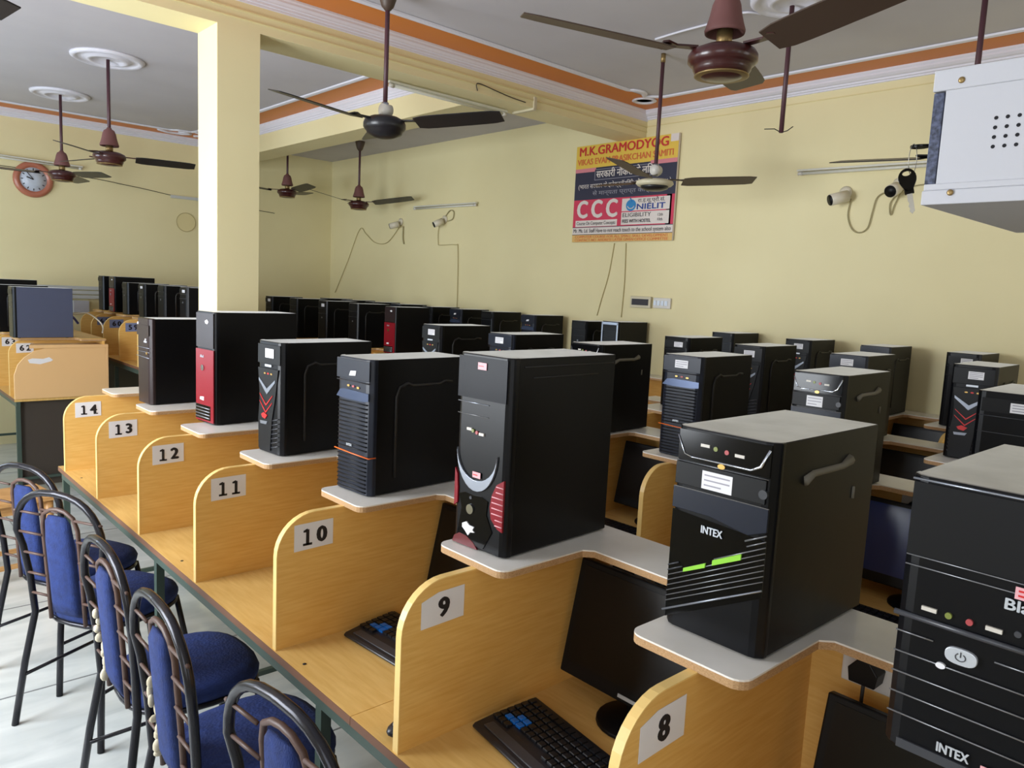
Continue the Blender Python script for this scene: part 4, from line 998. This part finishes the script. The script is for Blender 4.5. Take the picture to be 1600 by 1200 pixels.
cable([(XL+.5, YB-.008, 2.68), (.9, YB-.008, 2.66), (1.6, YB-.008, 2.62), (2.05, YB-.008, 2.57), (2.42, YB-.008, 2.55), (3.2, YB-.008, 2.50)], 'thin wire strung across the back wall', .003, 'cable_black')
tag(MB().box((2.02, YB-.02, 2.545), (2.32, YB, 2.575), 'trunking').build('wire_clip_rail'), 'short pale rail on the back wall just left of the column', 'rail')
cable([(.645, 6.25, 1.40), (.68, 6.3, 1.37), (.78, 6.3, 1.38), (.86, 6.28, 1.32), (.87, 6.2, 1.27), (.84, 6.1, 1.235)], 'white cable drooping behind the grey sided tower', .006, 'cctv')
cable([(.638, 6.16, 1.36), (.66, 6.2, 1.345), (.70, 6.25, 1.30)], 'blue video cable at the rear of the grey sided tower', .009, 'cable_blue')

# ------------------------------------------------------------------ white equipment cabinet with keys
cz = 1.90; ch_ = .204; cx0, cx1 = .44, .95; cy0, cy1 = -.66, -.19
t = thing('equipment_cabinet', 'white steel wall cabinet with vent holes at the top right corner', 'cabinet', ((cx0+cx1)/2, (cy0+cy1)/2, cz))
hx, hy = (cx1-cx0)/2, (cy1-cy0)/2
m = MB(); m.box((-hx+.002, -hy, .002), (hx, hy-.018, ch_-.002), 'cabinet_white'); m.build('body', t, .002)
m = MB(); m.box((-hx-.001, -hy, ch_-.032), (hx, hy, ch_), 'cabinet_white'); m.build('top_cover', t, .002)
m = MB(); m.box((-hx, -hy, 0), (hx, hy, .022), 'cabinet_white'); m.box((-hx, -hy, .022), (-hx+.003, hy-.002, .032), 'cabinet_white'); m.build('bottom_tray', t, .0015)
m = MB(); m.box((-hx+.001, hy-.0175, .032), (hx-.003, hy-.002, ch_-.034), 'black_texture'); m.build('door', t, .001)
m = MB()
for i in range(8):
    for j in range(4):
        y = hy-.092-.015*i; z = .081+.0138*j
        m.prism([(y+.0028*math.cos(2*math.pi*k_/14), z+.0028*math.sin(2*math.pi*k_/14)) for k_ in range(14)], 0, -hx+.0016, -hx+.003, 'hole')
m.build('vent_holes', t)
for y, z in ((hy-.040, ch_-.020), (hy-.042, .017)):
    m = MB(); m.lathe([(.0048, 0), (.0048, .0016), (.003, .003), (.001, .003)], 'brass', 14, Matrix.Translation((-hx-.0005, y, z)) @ Matrix.Rotation(R(-90), 4, 'Y')); m.build('screw', t)
def key(label, M_):
    t = thing('cabinet_key', label, 'key', (0, 0, 0), 0, 'keys of the white cabinet'); t.matrix_world = M_
    # local: blade along -z, head above, flat in the yz plane
    ang = [2*math.pi*i/20 for i in range(20)]
    m = MB(); out = [(.0125*math.cos(a), .013*math.sin(a)+.0) for a in ang]
    head = [(.0115*math.cos(a)*(1 if math.sin(a) > -.6 else .7), .014*math.sin(a)-(.006 if math.sin(a) < -.6 else 0)) for a in ang]
    inner = [(.0055*math.cos(a), .0035*math.sin(a)+.007) for a in ang]
    v = []; f = []
    for xx in (-.002, .002):
        v += [(xx, y, z) for y, z in head]+[(xx, y, z) for y, z in inner]
    for i in range(20):
        j = (i+1) % 20
        f += [(i, j, 20+j, 20+i), (40+i, 60+i, 60+j, 40+j), (i, 40+i, 40+j, j), (20+i, 20+j, 60+j, 60+i)]
    m.add(v, f, 'gloss_black'); m.box((-.002, -.006, -.022), (.002, .006, -.014), 'gloss_black'); m.build('head', t, .0005)
    m = MB(); m.prism([(-.0035, -.022), (-.0035, -.046), (0, -.050), (.003, -.046), (.002, -.042), (.0035, -.039), (.002, -.035), (.0035, -.031), (.0035, -.022)], 0, -.0009, .0009, 'key_metal'); m.build('blade', t)
    return t
kz = cz+.097
key('black headed key standing in the lock of the white cabinet', Matrix(((0, 1, 0, cx0+.03), (0, 0, 1, cy1+.022), (1, 0, 0, kz), (0, 0, 0, 1))))
key('black headed key dangling beside the white cabinet', Matrix.Translation((cx0+.0, cy1+.024, kz-.054)) @ Matrix.Rotation(R(-14), 4, 'X') @ Matrix.Rotation(R(20), 4, 'Z') @ Matrix.Scale(1.15, 4))
t = thing('key_ring', 'thin steel ring joining the two keys of the white cabinet', 'key ring', (cx0+.016, cy1+.024, kz-.022))
MB().tube([(.016*math.cos(R(a)), .001, .024*math.sin(R(a))) for a in range(0, 360, 15)], .0006, 'key_metal', 6, closed=True).build('ring', t)
